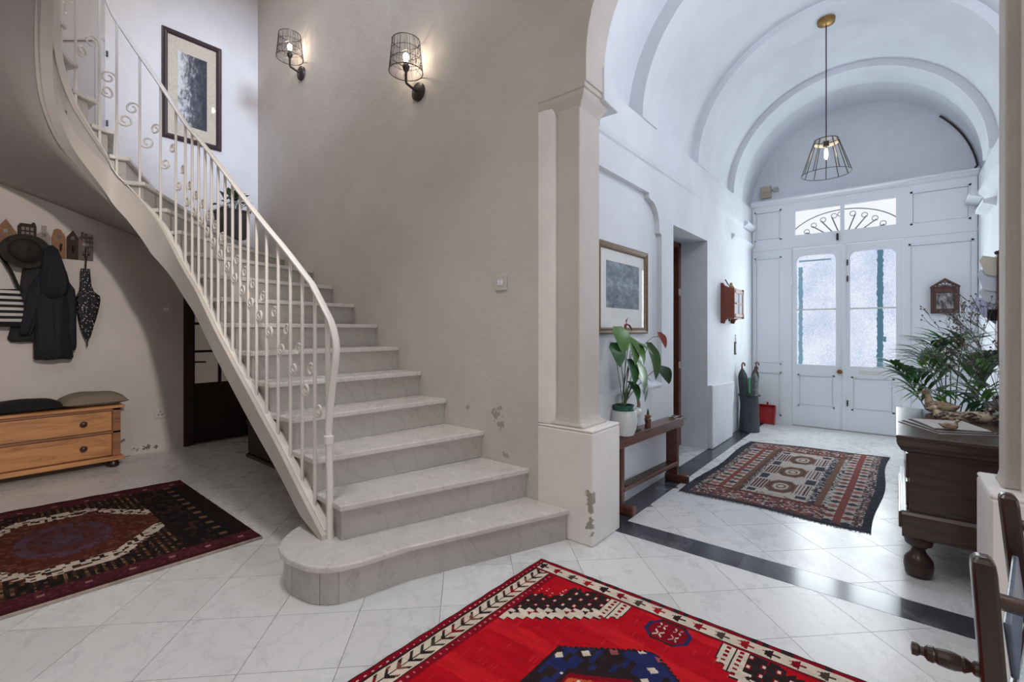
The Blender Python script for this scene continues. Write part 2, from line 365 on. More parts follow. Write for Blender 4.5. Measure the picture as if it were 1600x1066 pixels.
# piers
def pier(name, x0, x1, s0, s1, sy, label, right=False):
    p = MB().box(x0, 2.25, 0, x1, 2.58, .625)
    p.prism([(x0,2.25),(x1,2.25),(x1,2.58),(x0,2.58)], .625, .642)
    o = obj(name, p, M['pier'], bevel=.012); tag(o, label, 'pillar', kind='structure')
    f = [(0, .642), (.0, .648), (-.018, .665), (-.03, .69)]
    sh = MB(); secs = []
    for d, z in (((.035,.642),(.03,.655),(.012,.668),(.002,.69),(0,.71),(0,2.47)) if not right else ((.012,.642),(.004,.66),(0,.68),(0,2.47))):
        secs.append([(s0-d, sy-d*.4, z), (s1+d, sy-d*.4, z), (s1+d, 2.50+d, z), (s0-d, 2.50+d, z)])
    sh.rings(secs); obj('shaft', sh, M['front'], o, bevel=.008)
    cp = MB(); secs = []
    c0, c1 = (s0-.10, s1+.052) if not right else (s0-.052, s1+.1)
    for d, z in ((.0,2.455),(.004,2.468),(.01,2.485),(.022,2.505),(.032,2.52),(.036,2.535),(.036,2.55),(.046,2.556),(.046,2.585)):
        secs.append([((s0-.125 if not right else s0-d), 2.275-d*.6, z), ((s1+d if not right else s1+.1), 2.275-d*.6, z), ((s1+d if not right else s1+.1), 2.50+d, z), ((s0-.125 if not right else s0-d), 2.50+d, z)])
    cp.rings(secs); obj('capital', cp, M['front'], o, smooth=30)
    return o
pl = pier('pier', -1.66, -1.285, -1.53, -1.378, 2.268, 'plaster pier at the foot of the stairs left of the hall')
pr = pier('pier', .245, .72, .296, .72, 2.36, 'plaster pier right of the hall opening behind the dark chair', True)
obj('abacus', MB().prism([(2.44,2.545),(2.62,2.53),(2.64,2.56),(2.60,2.66),(2.44,2.74)], -1.62, -1.315, 'yz'), M['hall'], pl, bevel=.006)

# ------------------------------------------------------------------ setting: vaulted hall
hx, hz = -.41, 2.78
D0, D1 = 3.925, 4.852
notch = [(3.67,.75),(3.925,.75),(3.925,2.25),(3.42,2.25),(3.42,2.215),(3.455,2.205)]+[(3.455+.17*math.sin(a), 2.205-.19*(1-math.cos(a))) for a in [PI/2*i/6 for i in range(1, 7)]]+[(3.63,1.975),(3.67,1.965)]
ww = MB()
ww.box(-1.50, 2.46, 0, -1.46, D0, .75).prism(notch, -1.50, -1.46, 'yz')
ww.box(-1.72, 2.46, 0, -1.50, D0, hz).box(-1.72, D1, 0, -1.46, 6.72, 2.25).box(-1.72, D0, 2.09, -1.46, D1, 2.25).box(-1.72, D0, 2.25, -1.5, 6.72, hz)
ww.box(-1.50, 2.46, 2.25, -1.46, 6.72, hz)
wall_w = struct('wall_west', ww, M['hall'], 'white limewashed left wall of the vaulted hall with a shallow blind niche')
def course(name, x0, x1, y0, y1, z0, z1, par):
    s = 1 if x1 > x0 else -1
    p = [(x0, z0-.045), (x0+s*.012, z0-.03), (x1, z0), (x1, z1), (x0, z1+.012)]
    return obj(name, MB().prism(p, y0, y1, 'xz'), M['hall'], par)
course('string_course', -1.462, -1.444, 2.62, 6.72, 2.50, 2.53, wall_w)
course('string_course', -1.462, -1.40, 6.25, 6.72, 2.50, 2.53, wall_w)
course('string_course', -1.462, -1.425, 5.75, 6.72, 2.28, 2.30, wall_w)
obj('niche_sill', MB().prism([(-1.50,.75),(-1.45,.75),(-1.45,.762),(-1.50,.785)], 2.5, 3.67, 'xz'), M['hall'], wall_w)
wav = [(4.86,0),(5.60,0),(5.62,.15),(5.60,.3),(5.66,.42),(5.655,.5),(5.68,.575),(5.66,.615),(4.86,.64)]
obj('dado_box', MB().prism(wav, -1.46, -1.412, 'yz'), M['hall'], wall_w, bevel=.01)
we = struct('wall_east', MB().box(.65, 2.46, 0, .85, 6.9, hz), M['hall'], 'white limewashed right wall of the vaulted hall beside the chest')
course('string_course', .652, .61, 2.6, 6.72, 2.50, 2.53, we); course('string_course', .652, .55, 6.3, 6.72, 2.50, 2.53, we); course('string_course', .652, .57, 5.6, 6.1, 2.28, 2.31, we)
def seg(mb, ri, ro, y0, y1, n=40):
    secs = []
    for i in range(n+1):
        a = PI*i/n; c, s = -math.cos(a), math.sin(a)
        secs.append([(hx+ri*c, y0, hz+ri*s), (hx+ri*c, y1, hz+ri*s), (hx+ro*c, y1, hz+ro*s), (hx+ro*c, y0, hz+ro*s)])
    return mb.rings(secs)
vault = struct('ceiling', seg(seg(seg(MB(), 1.155, 1.34, 2.45, 3.3), 1.10, 1.34, 3.3, 6.0), 1.10, 1.34, 6.0, 6.95), M['hall'], 'white barrel vault over the entrance hall', 'ceiling', smooth=30)
for y0, y1, r in ((3.28,3.56,1.04),(4.54,4.86,1.04),(5.78,6.16,1.035)): obj('vault_rib', seg(MB(), r, 1.2, y0, y1), M['hall'], vault, smooth=30)
wn = struct('wall_north', MB().box(-1.75, 6.9, 2.83, .9, 7.05, 4.2).box(-1.75, 6.72, 0, -1.455, 6.9, 2.85).box(.645, 6.72, 0, .85, 6.9, 2.85), M['hall'], 'rounded plaster lunette above the white entrance doors')

# ------------------------------------------------------------------ setting: entrance door
d1 = thing('door_1', 'white panelled double entrance door with frosted panes and fanlight', 'door', (-.47, 6.74, 0), kind='structure')
def panel_frame(name, x0, x1, z0, z1, panels, y=6.72, t=.05, rec=.032, par=d1):
    """a board with recessed fields: rails and stiles proud, field set back, thin bead round it"""
    xs = sorted({x0, x1}|{p[0] for p in panels}|{p[1] for p in panels}); zs = sorted({z0, z1}|{p[2] for p in panels}|{p[3] for p in panels})
    mb = MB()
    for a, b in zip(xs, xs[1:]):
        for c, d in zip(zs, zs[1:]):
            cx, cz = (a+b)/2, (c+d)/2
            inn = any(p[0] < cx < p[1] and p[2] < cz < p[3] for p in panels)
            if not inn: mb.box(a, y, c, b, y+t, d)
    o = obj(name, mb, M['white'], par)
    for p in panels:
        if len(p) > 4: continue
        g_ = .025
        obj('field_panel', MB().box(p[0]+g_, y+.018, p[2]+g_, p[1]-g_, y+t-.004, p[3]-g_).box(p[0], y+.027, p[2], p[1], y+t, p[3]), M['white'], o, bevel=.004)
        b = MB(); e = .02
        for q in ((p[0],p[2],p[1],p[2]+e),(p[0],p[3]-e,p[1],p[3]),(p[0],p[2],p[0]+e,p[3]),(p[1]-e,p[2],p[1],p[3])): b.box(q[0], y+.005, q[1], q[2], y+rec+.002, q[3])
        obj('bead', b, M['white'], o)
    return o
panel_frame('side_panel', -1.46, -1.005, 0, 2.27, [(-1.43,-1.12,.10,.66), (-1.43,-1.12,.75,2.13)])
panel_frame('side_panel', .065, .65, 0, 2.27, [(.105,.62,.10,.66), (.105,.62,.75,2.14)])
panel_frame('top_panel', -1.46, -1.005, 2.27, 2.79, [(-1.43,-1.12,2.34,2.73)])
panel_frame('top_panel', .065, .65, 2.27, 2.79, [(.12,.60,2.34,2.71)])
panel_frame('fanlight_frame', -1.005, .065, 2.215, 2.79, [(-.972,-.51,2.373,2.676,0), (-.47,0,2.373,2.676,0)])
obj('cornice', MB().prism([(6.72,2.78),(6.70,2.785),(6.685,2.80),(6.685,2.815),(6.66,2.83),(6.66,2.845),(6.92,2.845),(6.92,2.78)], -1.46, .65, 'yz'), M['white'], d1)
obj('rail_moulding', MB().box(-1.46, 6.705, 2.215, .65, 6.722, 2.235), M['white'], d1)
frost = frosted('frosted_pane_glass')
teal = emit('backlit_teal_shutter', rgb(104,156,182), .42); teal2 = emit('backlit_pale_teal_shutter', rgb(140,180,205), .6)
for t_ in (teal, teal2): t_.node_tree.nodes['Principled BSDF'].inputs['Base Color'].default_value = rgb(50,70,80)
def ragged(x0, x1, z0, z1, sd):
    r_ = random.Random(sd); n_ = 60
    L_e = [(x0+r_.uniform(-.006,.006), z0+(z1-z0)*i/n_) for i in range(n_+1)]; R_e = [(x1+r_.uniform(-.006,.006), z0+(z1-z0)*i/n_) for i in range(n_, -1, -1)]
    return MB().prism(L_e+R_e, 6.7465, 6.75, 'xz')
def rounded_top(x0, x1, z0, z1, r):
    p = [(x0, z0), (x1, z0)]
    p += [(x1-r+r*math.cos(a), z1-r+r*math.sin(a)) for a in [PI/2*i/6 for i in range(7)]]
    p += [(x0+r+r*math.cos(a), z1-r+r*math.sin(a)) for a in [PI/2+PI/2*i/6 for i in range(7)]]
    return p
def leaf(x0, x1, px0, px1, right):
    pz0, pz1 = .768, 2.112
    o = panel_frame('door_leaf', x0, x1, .014, 2.205, [(px0, px1, pz0, pz1, 0), (px0+.01, px1-.01, .25, .65)], 6.728, .045)
    r = .075; f = MB()
    for sx in (0, 1):
        cxx = px0+r if sx == 0 else px1-r
        q = [(px0, pz1) if sx == 0 else (px1, pz1)]
        a0, a1 = (PI/2, PI) if sx == 0 else (PI/2, 0)
        q += [(cxx+r*math.cos(a0+(a1-a0)*i/6), pz1-r+r*math.sin(a0+(a1-a0)*i/6)) for i in range(7)]
        f.prism(q, 6.728, 6.773, 'xz')
    obj('corner_fillet', f, M['white'], o)
    zm = 1.445
    obj('pane', MB().box(px0, 6.748, pz0, px1, 6.754, zm-.008), frost, o)
    obj('pane', MB().prism(rounded_top(px0, px1, zm+.008, pz1, r), 6.748, 6.754, 'xz'), frost, o)
    obj('glazing_bar', MB().box(px0, 6.742, zm-.008, px1, 6.76, zm+.008), M['rail'], o)
    if right:
        obj('shutter_edge', ragged(-.168, -.112, pz0+.002, pz1-.004, 3), teal, o)
        obj('shutter_catch', ragged(-.112, -.085, 1.06, 1.12, 5), teal, o)
    else:
        obj('shutter_edge', ragged(-.935, -.893, pz0+.002, pz1-.14, 4), teal2, o)
        obj('shutter_rail', ragged(-.93, -.60, pz1-.075, pz1-.055, 6), teal2, o)
    return o
lf = leaf(-1.003, -.487, -.955, -.553, False); rt = leaf(-.455, .063, -.415, 0, True)
obj('meeting_stile', MB().box(-.49, 6.712, .014, -.452, 6.75, 2.21), M['white'], d1, bevel=.005)
for i, z in enumerate((1.95, 1.76, .3)): obj('bolt', MB().box(-.445, 6.70, z, -.432, 6.712, z+.07).sph((-.4385, 6.696, z+.035), .009), M['iron'], d1)
obj('bolt_rod', MB().tube([(-.438,6.706,1.0),(-.438,6.706,2.2)], .005), M['white'], d1)
obj('knob', MB().lathe([(.022,0),(.022,.008),(.009,.012),(.009,.03),(.022,.036),(.027,.05),(.02,.062),(0,.066)], (-.515,6.66,.70), 12, 'y'), M['brass'], lf, smooth=True)
obj('mail_slot', MB().box(-.33, 6.718, .683, -.12, 6.73, .722).box(-.31, 6.714, .694, -.14, 6.72, .711), M['rail'], rt, bevel=.003)
obj('latch', MB().box(-.545, 6.69, 2.26, -.525, 6.722, 2.34), M['iron'], d1, bevel=.003)
obj('hinge', MB().box(-1.012, 6.712, .42, -.995, 6.728, .53).box(-1.012, 6.712, 1.75, -.995, 6.728, 1.86).box(.058, 6.712, 1.0, .075, 6.728, 1.1), M['white'], d1)
for a, b in ((-.972,-.51),(-.47,0)): obj('fanlight_pane', MB().box(a, 6.752, 2.373, b, 6.756, 2.676), M['glass'], d1)
# wrought grille outside the fanlight
gm = flat('grey_wrought_iron', rgb(120,126,134), .6)
gx, gz, gy = -.486, 2.24, 6.82
gr = obj('fan_grille', MB().tube([(gx+.60*math.cos(PI*i/40)*1.0, gy, gz+.40*math.sin(PI*i/40)) for i in range(41)], .006, 5), gm, d1)
for k in range(1, 12):
    a = PI*k/12; c, s = math.cos(a), math.sin(a); R1 = .335
    p1 = (gx+R1*1.32*c, gy, gz+R1*s)
    obj('spoke', MB().tube([(gx+.12*c, gy, gz+.09*s), p1], .007, 5), gm, gr)
    cc = (p1[0]-.028*(1 if c >= 0 else -1)+.02*c, gy, p1[2]+.012)
    obj('ring', MB().tube([(cc[0]+.028*math.cos(q), gy, cc[2]+.028*math.sin(q)) for q in [2*PI*i/13*.98+(PI if c > 0 else .4) for i in range(14)]], .005, 4), gm, gr)
# side doorway of the hall
d2 = thing('door_2', 'dark wooden door in the deep white side doorway of the hall', 'door', (-1.75, 4.4, 0), kind='structure')
obj('door_leaf', MB().box(-1.84, 3.9, 0, -1.80, 4.80, 2.1), M['door'], d2)
obj('door_frame', MB().box(-1.80, 4.79, 0, -1.725, 4.87, 2.1).box(-1.80, 3.88, 0, -1.725, 3.945, 2.1).box(-1.80, 3.88, 2.05, -1.725, 4.87, 2.12), M['red_wood'], d2, bevel=.006)
obj('reveal', MB().box(-1.9, 4.852, 0, -1.72, 5.0, 2.2).box(-1.9, 3.8, 0, -1.72, 3.925, 2.2).box(-1.9, 3.8, 2.12, -1.72, 5.0, 2.3).box(-1.95, 3.8, 0, -1.9, 5.0, 2.3), M['hall'], d2)
for z in (.8, 1.55): obj('hinge', MB().lathe([(.012,0),(.012,.07)], (-1.722, 4.80, z), 8), M['plastic'], d2)
# door under the stairs
d3 = thing('door_3', 'dark stained glazed door under the marble staircase', 'door', (-5.7, 1.9, 0), kind='structure')
obj('door_frame', MB().box(-5.76, 1.53, 0, -5.615, 1.62, 1.98).box(-5.76, 2.17, 0, -5.615, 2.25, 1.98).box(-5.76, 1.53, 1.9, -5.615, 2.25, 1.98), M['door'], d3, bevel=.006)
lf3 = obj('door_leaf', MB().box(-5.74, 1.62, 0, -5.70, 2.17, .63).box(-5.74, 1.62, .63, -5.70, 1.655, 1.9).box(-5.74, 2.13, .63, -5.70, 2.17, 1.9).box(-5.74, 1.875, .63, -5.70, 1.905, 1.9).box(-5.74, 1.62, 1.86, -5.70, 2.17, 1.9), M['door'], d3)
obj('glazing_bar', MB().box(-5.735, 1.655, .955, -5.703, 2.13, .98), M['door'], lf3)
obj('glazing_bar', MB().box(-5.735, 1.655, 1.25, -5.703, 2.13, 1.275), M['door'], lf3)
obj('glazing_bar', MB().box(-5.735, 1.655, 1.55, -5.703, 2.13, 1.575), M['door'], lf3)
obj('field_panel', MB().box(-5.70, 1.68, .12, -5.69, 2.11, .52), M['door'], lf3, bevel=.006)
dg = emit('dim_backlit_door_glass', rgb(150,140,128), .28); dg.node_tree.nodes['Principled BSDF'].inputs['Base Color'].default_value = rgb(90,86,80)
for y0, y1 in ((1.655,1.875),(1.905,2.13)):
    for z0, z1 in ((.63,.955),(.98,1.25),(1.275,1.55),(1.575,1.86)): obj('pane', MB().box(-5.722, y0, z0, -5.716, y1, z1), dg, lf3)
obj('door_handle', MB().tube([(-5.70,1.64,.86),(-5.655,1.64,.86),(-5.65,1.655,.86),(-5.648,1.74,.855)], .009), M['iron'], lf3)
obj('closure', MB().box(-6.1, 1.4, -.01, -5.9, 2.4, 2.1), M['door'], d3)
# low cupboard door on the splayed recess above the stairs
d4 = thing('door_4', 'small white cupboard door high on the wall beside the upper steps', 'door', (-5.75, .82, 3.0), kind='structure')
sp = Vector((-.77, -.64, 0)).normalized(); nn = Vector((.64, -.77, 0)).normalized(); b0 = Vector((-5.62, .92, 0))
def sp_box(a, b, z0, z1, t0, t1):
    m = b0+sp*(a+b)/2+nn*(t0+t1)/2; m.z = (z0+z1)/2
    return MB().obox(m, sp*(b-a)/2, nn*(t1-t0)/2, (0,0,(z1-z0)/2))
obj('door_leaf', sp_box(.06, .95, 3.0, 3.84, .005, .03), M['cupboard'], d4, bevel=.004)
obj('door_frame', sp_box(0, .06, 3.0, 3.9, .0, .04), M['cupboard'], d4, bevel=.004)
obj('door_frame', sp_box(0, .95, 3.84, 3.87, .0, .045), M['cupboard'], d4, bevel=.004)
kp = b0+sp*.55+nn*.05; obj('knob', MB().sph((kp.x, kp.y, 3.72), .018), M['iron'], d4, smooth=True)
for z in (3.08, 3.72): obj('hinge', MB().box(-5.628, .925, z, -5.606, .94, z+.05), M['iron'], d4)
# ------------------------------------------------------------------ staircase
OP = {1:(-1.84,1.22), 2:(-2.075,1.218), 3:(-2.34,1.22), 4:(-2.59,1.22), 5:(-2.84,1.21), 6:(-3.08,1.20), 7:(-3.31,1.19), 8:(-3.54,1.18), 9:(-3.78,1.17), 10:(-4.02,1.15),
      11:(-4.2,1.12), 12:(-4.33,1.06), 13:(-4.43,.98), 14:(-4.5,.87), 15:(-4.53,.74), 16:(-4.475,.60), 17:(-4.365,.465), 18:(-4.205,.38), 19:(-4.03,.34), 20:(-3.82,.32), 21:(-3.55,.31)}
WP = {1:-1.43, 2:-1.745, 3:-2.121, 4:-2.484, 5:-2.76, 6:-3.034, 7:-3.319, 8:-3.663, 9:-4.015, 10:-4.371, 11:-4.98}
WP = {k: (x, 2.25) for k, x in WP.items()}
WP.update({12:(-5.62,2.2), 13:(-5.62,1.78), 14:(-5.62,1.36), 15:(-5.62,.94), 16:(-5.62,.5), 17:(-5.62,.02), 18:(-5.55,-.5), 19:(-5.1,-.9), 20:(-4.5,-1.0), 21:(-3.9,-1.0)})
def inter(tab, k, n=2):
    ks = sorted(tab); k = max(ks[0], min(ks[-1], k)); i = min(int(k)-ks[0], len(ks)-2); i = max(i, 0); t = k-ks[i]
    g = lambda j: Vector(tab[ks[max(0, min(len(ks)-1, j))]])
    p0, p1, p2, p3 = g(i-1), g(i), g(i+1), g(i+2)
    return .5*(2*p1+(p2-p0)*t+(2*p0-5*p1+4*p2-p3)*t*t+(3*p1-p0-3*p2+p3)*t**3)
def O_(k): return inter(OP, k)
def T_(k): return (O_(k+.05)-O_(k-.05)).normalized()
def off(k, d):                       # d > 0: towards the open well of the stair
    t = T_(k); p = O_(k); return Vector((p.x-t.y*d, p.y+t.x*d))
def pl_(tab, k):
    ks = sorted(tab)
    if k <= ks[0]: return tab[ks[0]]
    for a, b in zip(ks, ks[1:]):
        if k <= b: return tab[a]+(tab[b]-tab[a])*(k-a)/(b-a)
    return tab[ks[-1]]
TOPO = {2:-.2, 3.4:-.19, 5.5:-.165, 7.6:-.165, 9.2:-.125, 10.5:-.115, 12:-.115, 13.2:-.156, 13.9:-.19, 14.4:-.22, 15.4:-.243, 16.5:-.25, 18:-.27, 21:-.27}
LOWO = {2:-.21, 2.6:-.26, 3.1:-.305, 7.6:-.325, 9.2:-.30, 10.5:-.32, 12.4:-.43, 13.9:-.45, 15.5:-.50, 16.7:-.53, 18.5:-.56, 21:-.56}
ztop = lambda k: k*RZ+pl_(TOPO, k)
zlow = lambda k: k*RZ+pl_(LOWO, k)
st = thing('staircase', 'curving grey marble staircase with rounded bottom step and white string', 'staircase', (-2.1, 1.5, 0))
one = [(-1.43,2.249),(-1.773,1.388),(-1.822,1.16),(-1.855,1.075),(-1.882,1.039),(-1.92,1.008),(-1.965,.986),(-2.006,.976),(-2.099,.962),(-2.185,.97),(-2.243,.99),(-2.311,1.036),(-2.374,1.11),(-2.404,1.178),(-2.395,1.236),(-2.3,1.30),(-2.05,2.249)]
def inset(poly, d):
    c = Vector((sum(p[0] for p in poly)/len(poly), sum(p[1] for p in poly)/len(poly))); n = len(poly); out = []
    for i in range(n):
        a, b, e = Vector(poly[i-1]), Vector(poly[i]), Vector(poly[(i+1) % n])
        t = (e-a).normalized(); nr = Vector((-t.y, t.x))
        if (c-b).dot(nr) < 0: nr = -nr
        q = b+nr*d; out.append((q.x, min(q.y, 2.249)))
    return out
obj('tread', MB().prism(one, RZ-.03, RZ), M['step'], st, bevel=.008)
inn = inset(one, .022)
cut = [5, 7, 9]                      # the rounded end is faced with separate curved slabs
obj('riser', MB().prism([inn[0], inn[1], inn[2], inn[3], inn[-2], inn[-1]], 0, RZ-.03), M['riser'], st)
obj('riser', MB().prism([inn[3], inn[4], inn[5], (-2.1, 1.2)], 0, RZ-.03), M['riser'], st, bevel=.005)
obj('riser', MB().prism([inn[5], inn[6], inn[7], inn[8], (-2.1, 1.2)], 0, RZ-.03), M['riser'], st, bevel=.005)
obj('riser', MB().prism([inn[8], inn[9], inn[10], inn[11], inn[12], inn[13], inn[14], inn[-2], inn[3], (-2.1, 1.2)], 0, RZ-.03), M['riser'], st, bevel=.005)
def footprint(k, front, side, back=1.0):
    w0, w1 = Vector(WP[k]), Vector(WP[min(k+1, 21)])
    f = O_(k)-T_(k)*front
    d = T_(k); P = [off(k, side)-d*front]
    n = (Vector(WP[k])-O_(k)); run = Vector((-n.y, n.x)).normalized()
    if run.dot(T_(k)) < 0: run = -run
    wf = w0-run*front
    if w0.y > 2.24: wf.y = 2.249
    if w0.x < -5.6: wf.x = -5.619
    P = [off(k, side)-run*front, wf]
    if k == 11: P += [Vector((-5.619, 2.249))]
    P.append(w1)
    P += [off(k+back*q, side) for q in (1, .75, .5, .25)]
    return [(p.x, min(p.y, 2.249)) for p in P]
for k in range(2, 21):
    z = k*RZ
    obj('tread', MB().prism(footprint(k, .028, .018 if k < 13 else .10, 1.04), z-.03, z), M['step'], st, bevel=.006)
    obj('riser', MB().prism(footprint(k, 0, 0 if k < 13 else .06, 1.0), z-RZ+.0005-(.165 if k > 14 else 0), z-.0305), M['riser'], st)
# corner slips on the lower risers, as on the marble ends
for k in range(2, 9):
    p = O_(k); q = off(k+.13, .004)
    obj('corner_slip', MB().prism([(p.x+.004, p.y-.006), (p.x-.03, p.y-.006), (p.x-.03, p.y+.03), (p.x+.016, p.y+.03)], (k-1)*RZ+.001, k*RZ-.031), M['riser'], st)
# white string below the railing, and the plastered underside
secs = []
K = [2.25+i*(20.9-2.25)/110 for i in range(111)]
for k in K:
    a, b = off(k, .07), off(k, -.004); zt, zl = ztop(k)-.14*max(0, min(1, (k-14.5)/2)), min(zlow(k), ztop(k)-.02)
    secs.append([(a.x, a.y, zt), (b.x, b.y, zt), (b.x, b.y, zl), (a.x, a.y, zl)])
obj('string', MB().rings(secs), M['string'], st, smooth=30)
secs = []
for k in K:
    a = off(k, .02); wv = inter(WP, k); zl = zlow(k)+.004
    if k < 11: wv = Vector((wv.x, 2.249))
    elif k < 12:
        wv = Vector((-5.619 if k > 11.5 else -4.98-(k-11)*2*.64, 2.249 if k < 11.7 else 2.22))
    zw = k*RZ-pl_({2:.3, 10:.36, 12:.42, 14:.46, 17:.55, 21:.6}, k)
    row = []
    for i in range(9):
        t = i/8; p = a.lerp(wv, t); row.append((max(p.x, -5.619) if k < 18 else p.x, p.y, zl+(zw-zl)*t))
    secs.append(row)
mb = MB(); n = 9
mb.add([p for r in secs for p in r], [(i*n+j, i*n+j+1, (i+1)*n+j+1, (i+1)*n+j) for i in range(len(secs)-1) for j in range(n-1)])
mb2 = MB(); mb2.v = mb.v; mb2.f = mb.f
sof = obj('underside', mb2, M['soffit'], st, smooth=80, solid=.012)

# ------------------------------------------------------------------ railing
rl = thing('stair_railing', 'white wrought iron stair railing with scrolls between its bars', 'railing', (-2.135, 1.19, RZ))
rdo = lambda k: .032+.055*max(0, min(1, (k-12.4)/2))
rp = lambda k, z: (off(k, rdo(k)).x, off(k, rdo(k)).y, z)
rail_pts = []
p0 = Vector((-2.135, 1.188))
swoop = [(-2.149,.70),(-2.142,.76),(-2.128,.85),(-2.11,.94),(-2.088,1.03),(-2.075,1.10),(-2.082,1.15),(-2.102,1.20),(-2.13,1.245),(-2.17,1.287),(-2.23,1.35)]
rail_pts = [(x, 1.188, z) for x, z in swoop]+[rp(k, k*RZ+.922+(0 if k > 3 else 0)) for k in [2.9+i*.3 for i in range(61)]]
obj('handrail', MB().tube(rail_pts, .0185, 8, flat=(1, .62)), M['rail'], rl, smooth=True)
obj('newel_post', MB().tube([(-2.135,1.188,RZ),(-2.138,1.188,.45),(-2.149,1.188,.70)], .0165, 8).tube([(-2.149,1.188,.70),(-2.152,1.188,.95),(-2.158,1.188,1.28)], .0125, 8), M['rail'], rl, smooth=True)
obj('collar', MB().lathe([(.017,-.022),(.024,-.018),(.024,.018),(.017,.022)], (-2.147,1.188,.66), 10), M['rail'], rl, smooth=True)
bs = []
for k in [2.3+i*(20.4-2.3)/90 for i in range(91)]:
    a, b = off(k, rdo(k)+.018), off(k, rdo(k)-.018); z = ztop(k)
    bs.append([(a.x, a.y, z), (b.x, b.y, z), (b.x, b.y, z+.011), (a.x, a.y, z+.011)])
obj('bottom_bar', MB().rings(bs), M['rail'], rl, smooth=30)
def k_of_x(x):
    a, b = 1.5, 11.0
    for _ in range(40):
        m = (a+b)/2
        if O_(m).x > x: a = m
        else: b = m
    return a
bal = [k_of_x(x) for x in (-2.28,-2.415,-2.55,-2.69,-2.825,-2.95,-3.06,-3.17,-3.28,-3.39,-3.50,-3.61,-3.72,-3.83,-3.94,-4.05)]+[10.95, 12.05, 13.25, 14.42, 15.58, 16.75, 17.9, 19.0]
for k in bal:
    obj('baluster', MB().tube([rp(k, ztop(k)+.005), rp(k, k*RZ+.915)], .0088, 6), M['rail'], rl, smooth=True)
def scroll(k, dr, zc, up):
    """C-scroll: leaves its bar, rolls inwards; up = the one hanging off the right-hand bar"""
    P = off(k, rdo(k)); t = T_(k) if dr > 0 else -T_(k)
    R = .037+.011*max(0, min(1, (k-11)/2)); pts = []
    s0 = 1 if not up else -1
    pts.append((0, s0*.10)); pts.append((.002, s0*.05))
    for i in range(23):
        u = i/22; a = PI+u*PI*2.55; r = R*(1-.68*u)
        pts.append((R+r*math.cos(a)*1.0, s0*r*math.sin(a)))
    return MB().tube([(P.x+t.x*x, P.y+t.y*x, zc+z) for x, z in pts], .0072, 5, flat=(1.7, .6) if False else None)
prev = k_of_x(-2.15)
for i, k in enumerate(bal):
    lo = pl_({2:.50, 6:.48, 10:.46, 14:.42, 20:.42}, k); hi = lo+.105
    # rolls: the lower one grows from the upstairs-side bar, the upper one from the downstairs bar
    obj('scroll', scroll(k, -1, ztop(k)+lo, False), M['rail'], rl, smooth=True)
    if i > 0: obj('scroll', scroll(prev, 1, ztop(k)+hi, True), M['rail'], rl, smooth=True)
    prev = k

# ------------------------------------------------------------------ wall sconces
wire = flat('sconce_bronze_wire', rgb(62,54,50), .4, .5)
sc = thing('wall_sconce', 'lower bronze wall light with wire shade, nearer the arch', 'wall light', (-2.76, 2.25, 2.98), 'wire shade wall lights over the stairs')
L_ = dict(world=False)
obj('wall_plate', MB().lathe([(.0,-.03),(.055,-.028),(.066,-.02),(.068,0)], (0,0,0), 24, 'y'), wire, sc, smooth=True, **L_)
obj('arm', MB().tube([(0,-.02,0),(0,-.07,.008),(0,-.118,.02),(0,-.122,.035),(0,-.122,.135)], .0095, 8), wire, sc, smooth=True, **L_)
obj('lamp_holder', MB().lathe([(.010,.10),(.020,.115),(.026,.13),(.026,.145),(.017,.155),(.017,.17)], (0,-.122,0), 14), wire, sc, smooth=True, **L_)
sh = MB(); nW = 84; zb, zt, rb, rt_ = .10, .325, .122, .100
cy = -.122
def sr(z): return rb+(rt_-rb)*(z-zb)/(zt-zb)
for z, t in ((zb,.0032),(zt,.0032),(zb+.075,.002),(zt-.075,.002)):
    sh.tube([(sr(z)*math.cos(2*PI*i/36), cy+sr(z)*math.sin(2*PI*i/36), z) for i in range(36)], t, 5, True)
rnd = random.Random(3)
for i in range(nW):
    a = 2*PI*i/nW; b = a+rnd.uniform(-.12,.12)
    sh.tube([(rb*math.cos(a), cy+rb*math.sin(a), zb), (rt_*math.cos(b), cy+rt_*math.sin(b), zt)], .0009 if i % 14 else .002, 3)
for i in range(14):
    a = 2*PI*i/14; z0, z1 = rnd.uniform(zb, zb+.09), rnd.uniform(zb+.06, zt-.04); d = rnd.choice((-1,1))*rnd.uniform(.7,1.5)
    sh.tube([(sr(z0+(z1-z0)*q/8)*math.cos(a+d*q/8), cy+sr(z0+(z1-z0)*q/8)*math.sin(a+d*q/8), z0+(z1-z0)*q/8) for q in range(9)], .0014, 3)
for j in range(3):
    a = 2*PI*j/3+.5; sh.tube([(.02*math.cos(a), cy+.02*math.sin(a), .135), (sr(.135)*math.cos(a), cy+sr(.135)*math.sin(a), .135)], .002, 4)
obj('wire_shade', sh, wire, sc, **L_)
bulb_m = emit('warm_filament_bulb', (1, .84, .66, 1), 105)
obj('bulb', MB().lathe([(.010,.168),(.013,.18),(.020,.202),(.021,.216),(.014,.234),(.003,.242)], (0,cy,0), 12), bulb_m, sc, smooth=True, **L_)
dup(sc, (-4.575, 2.25, 3.755), 'upper bronze wall light with wire shade, nearer the framed print')

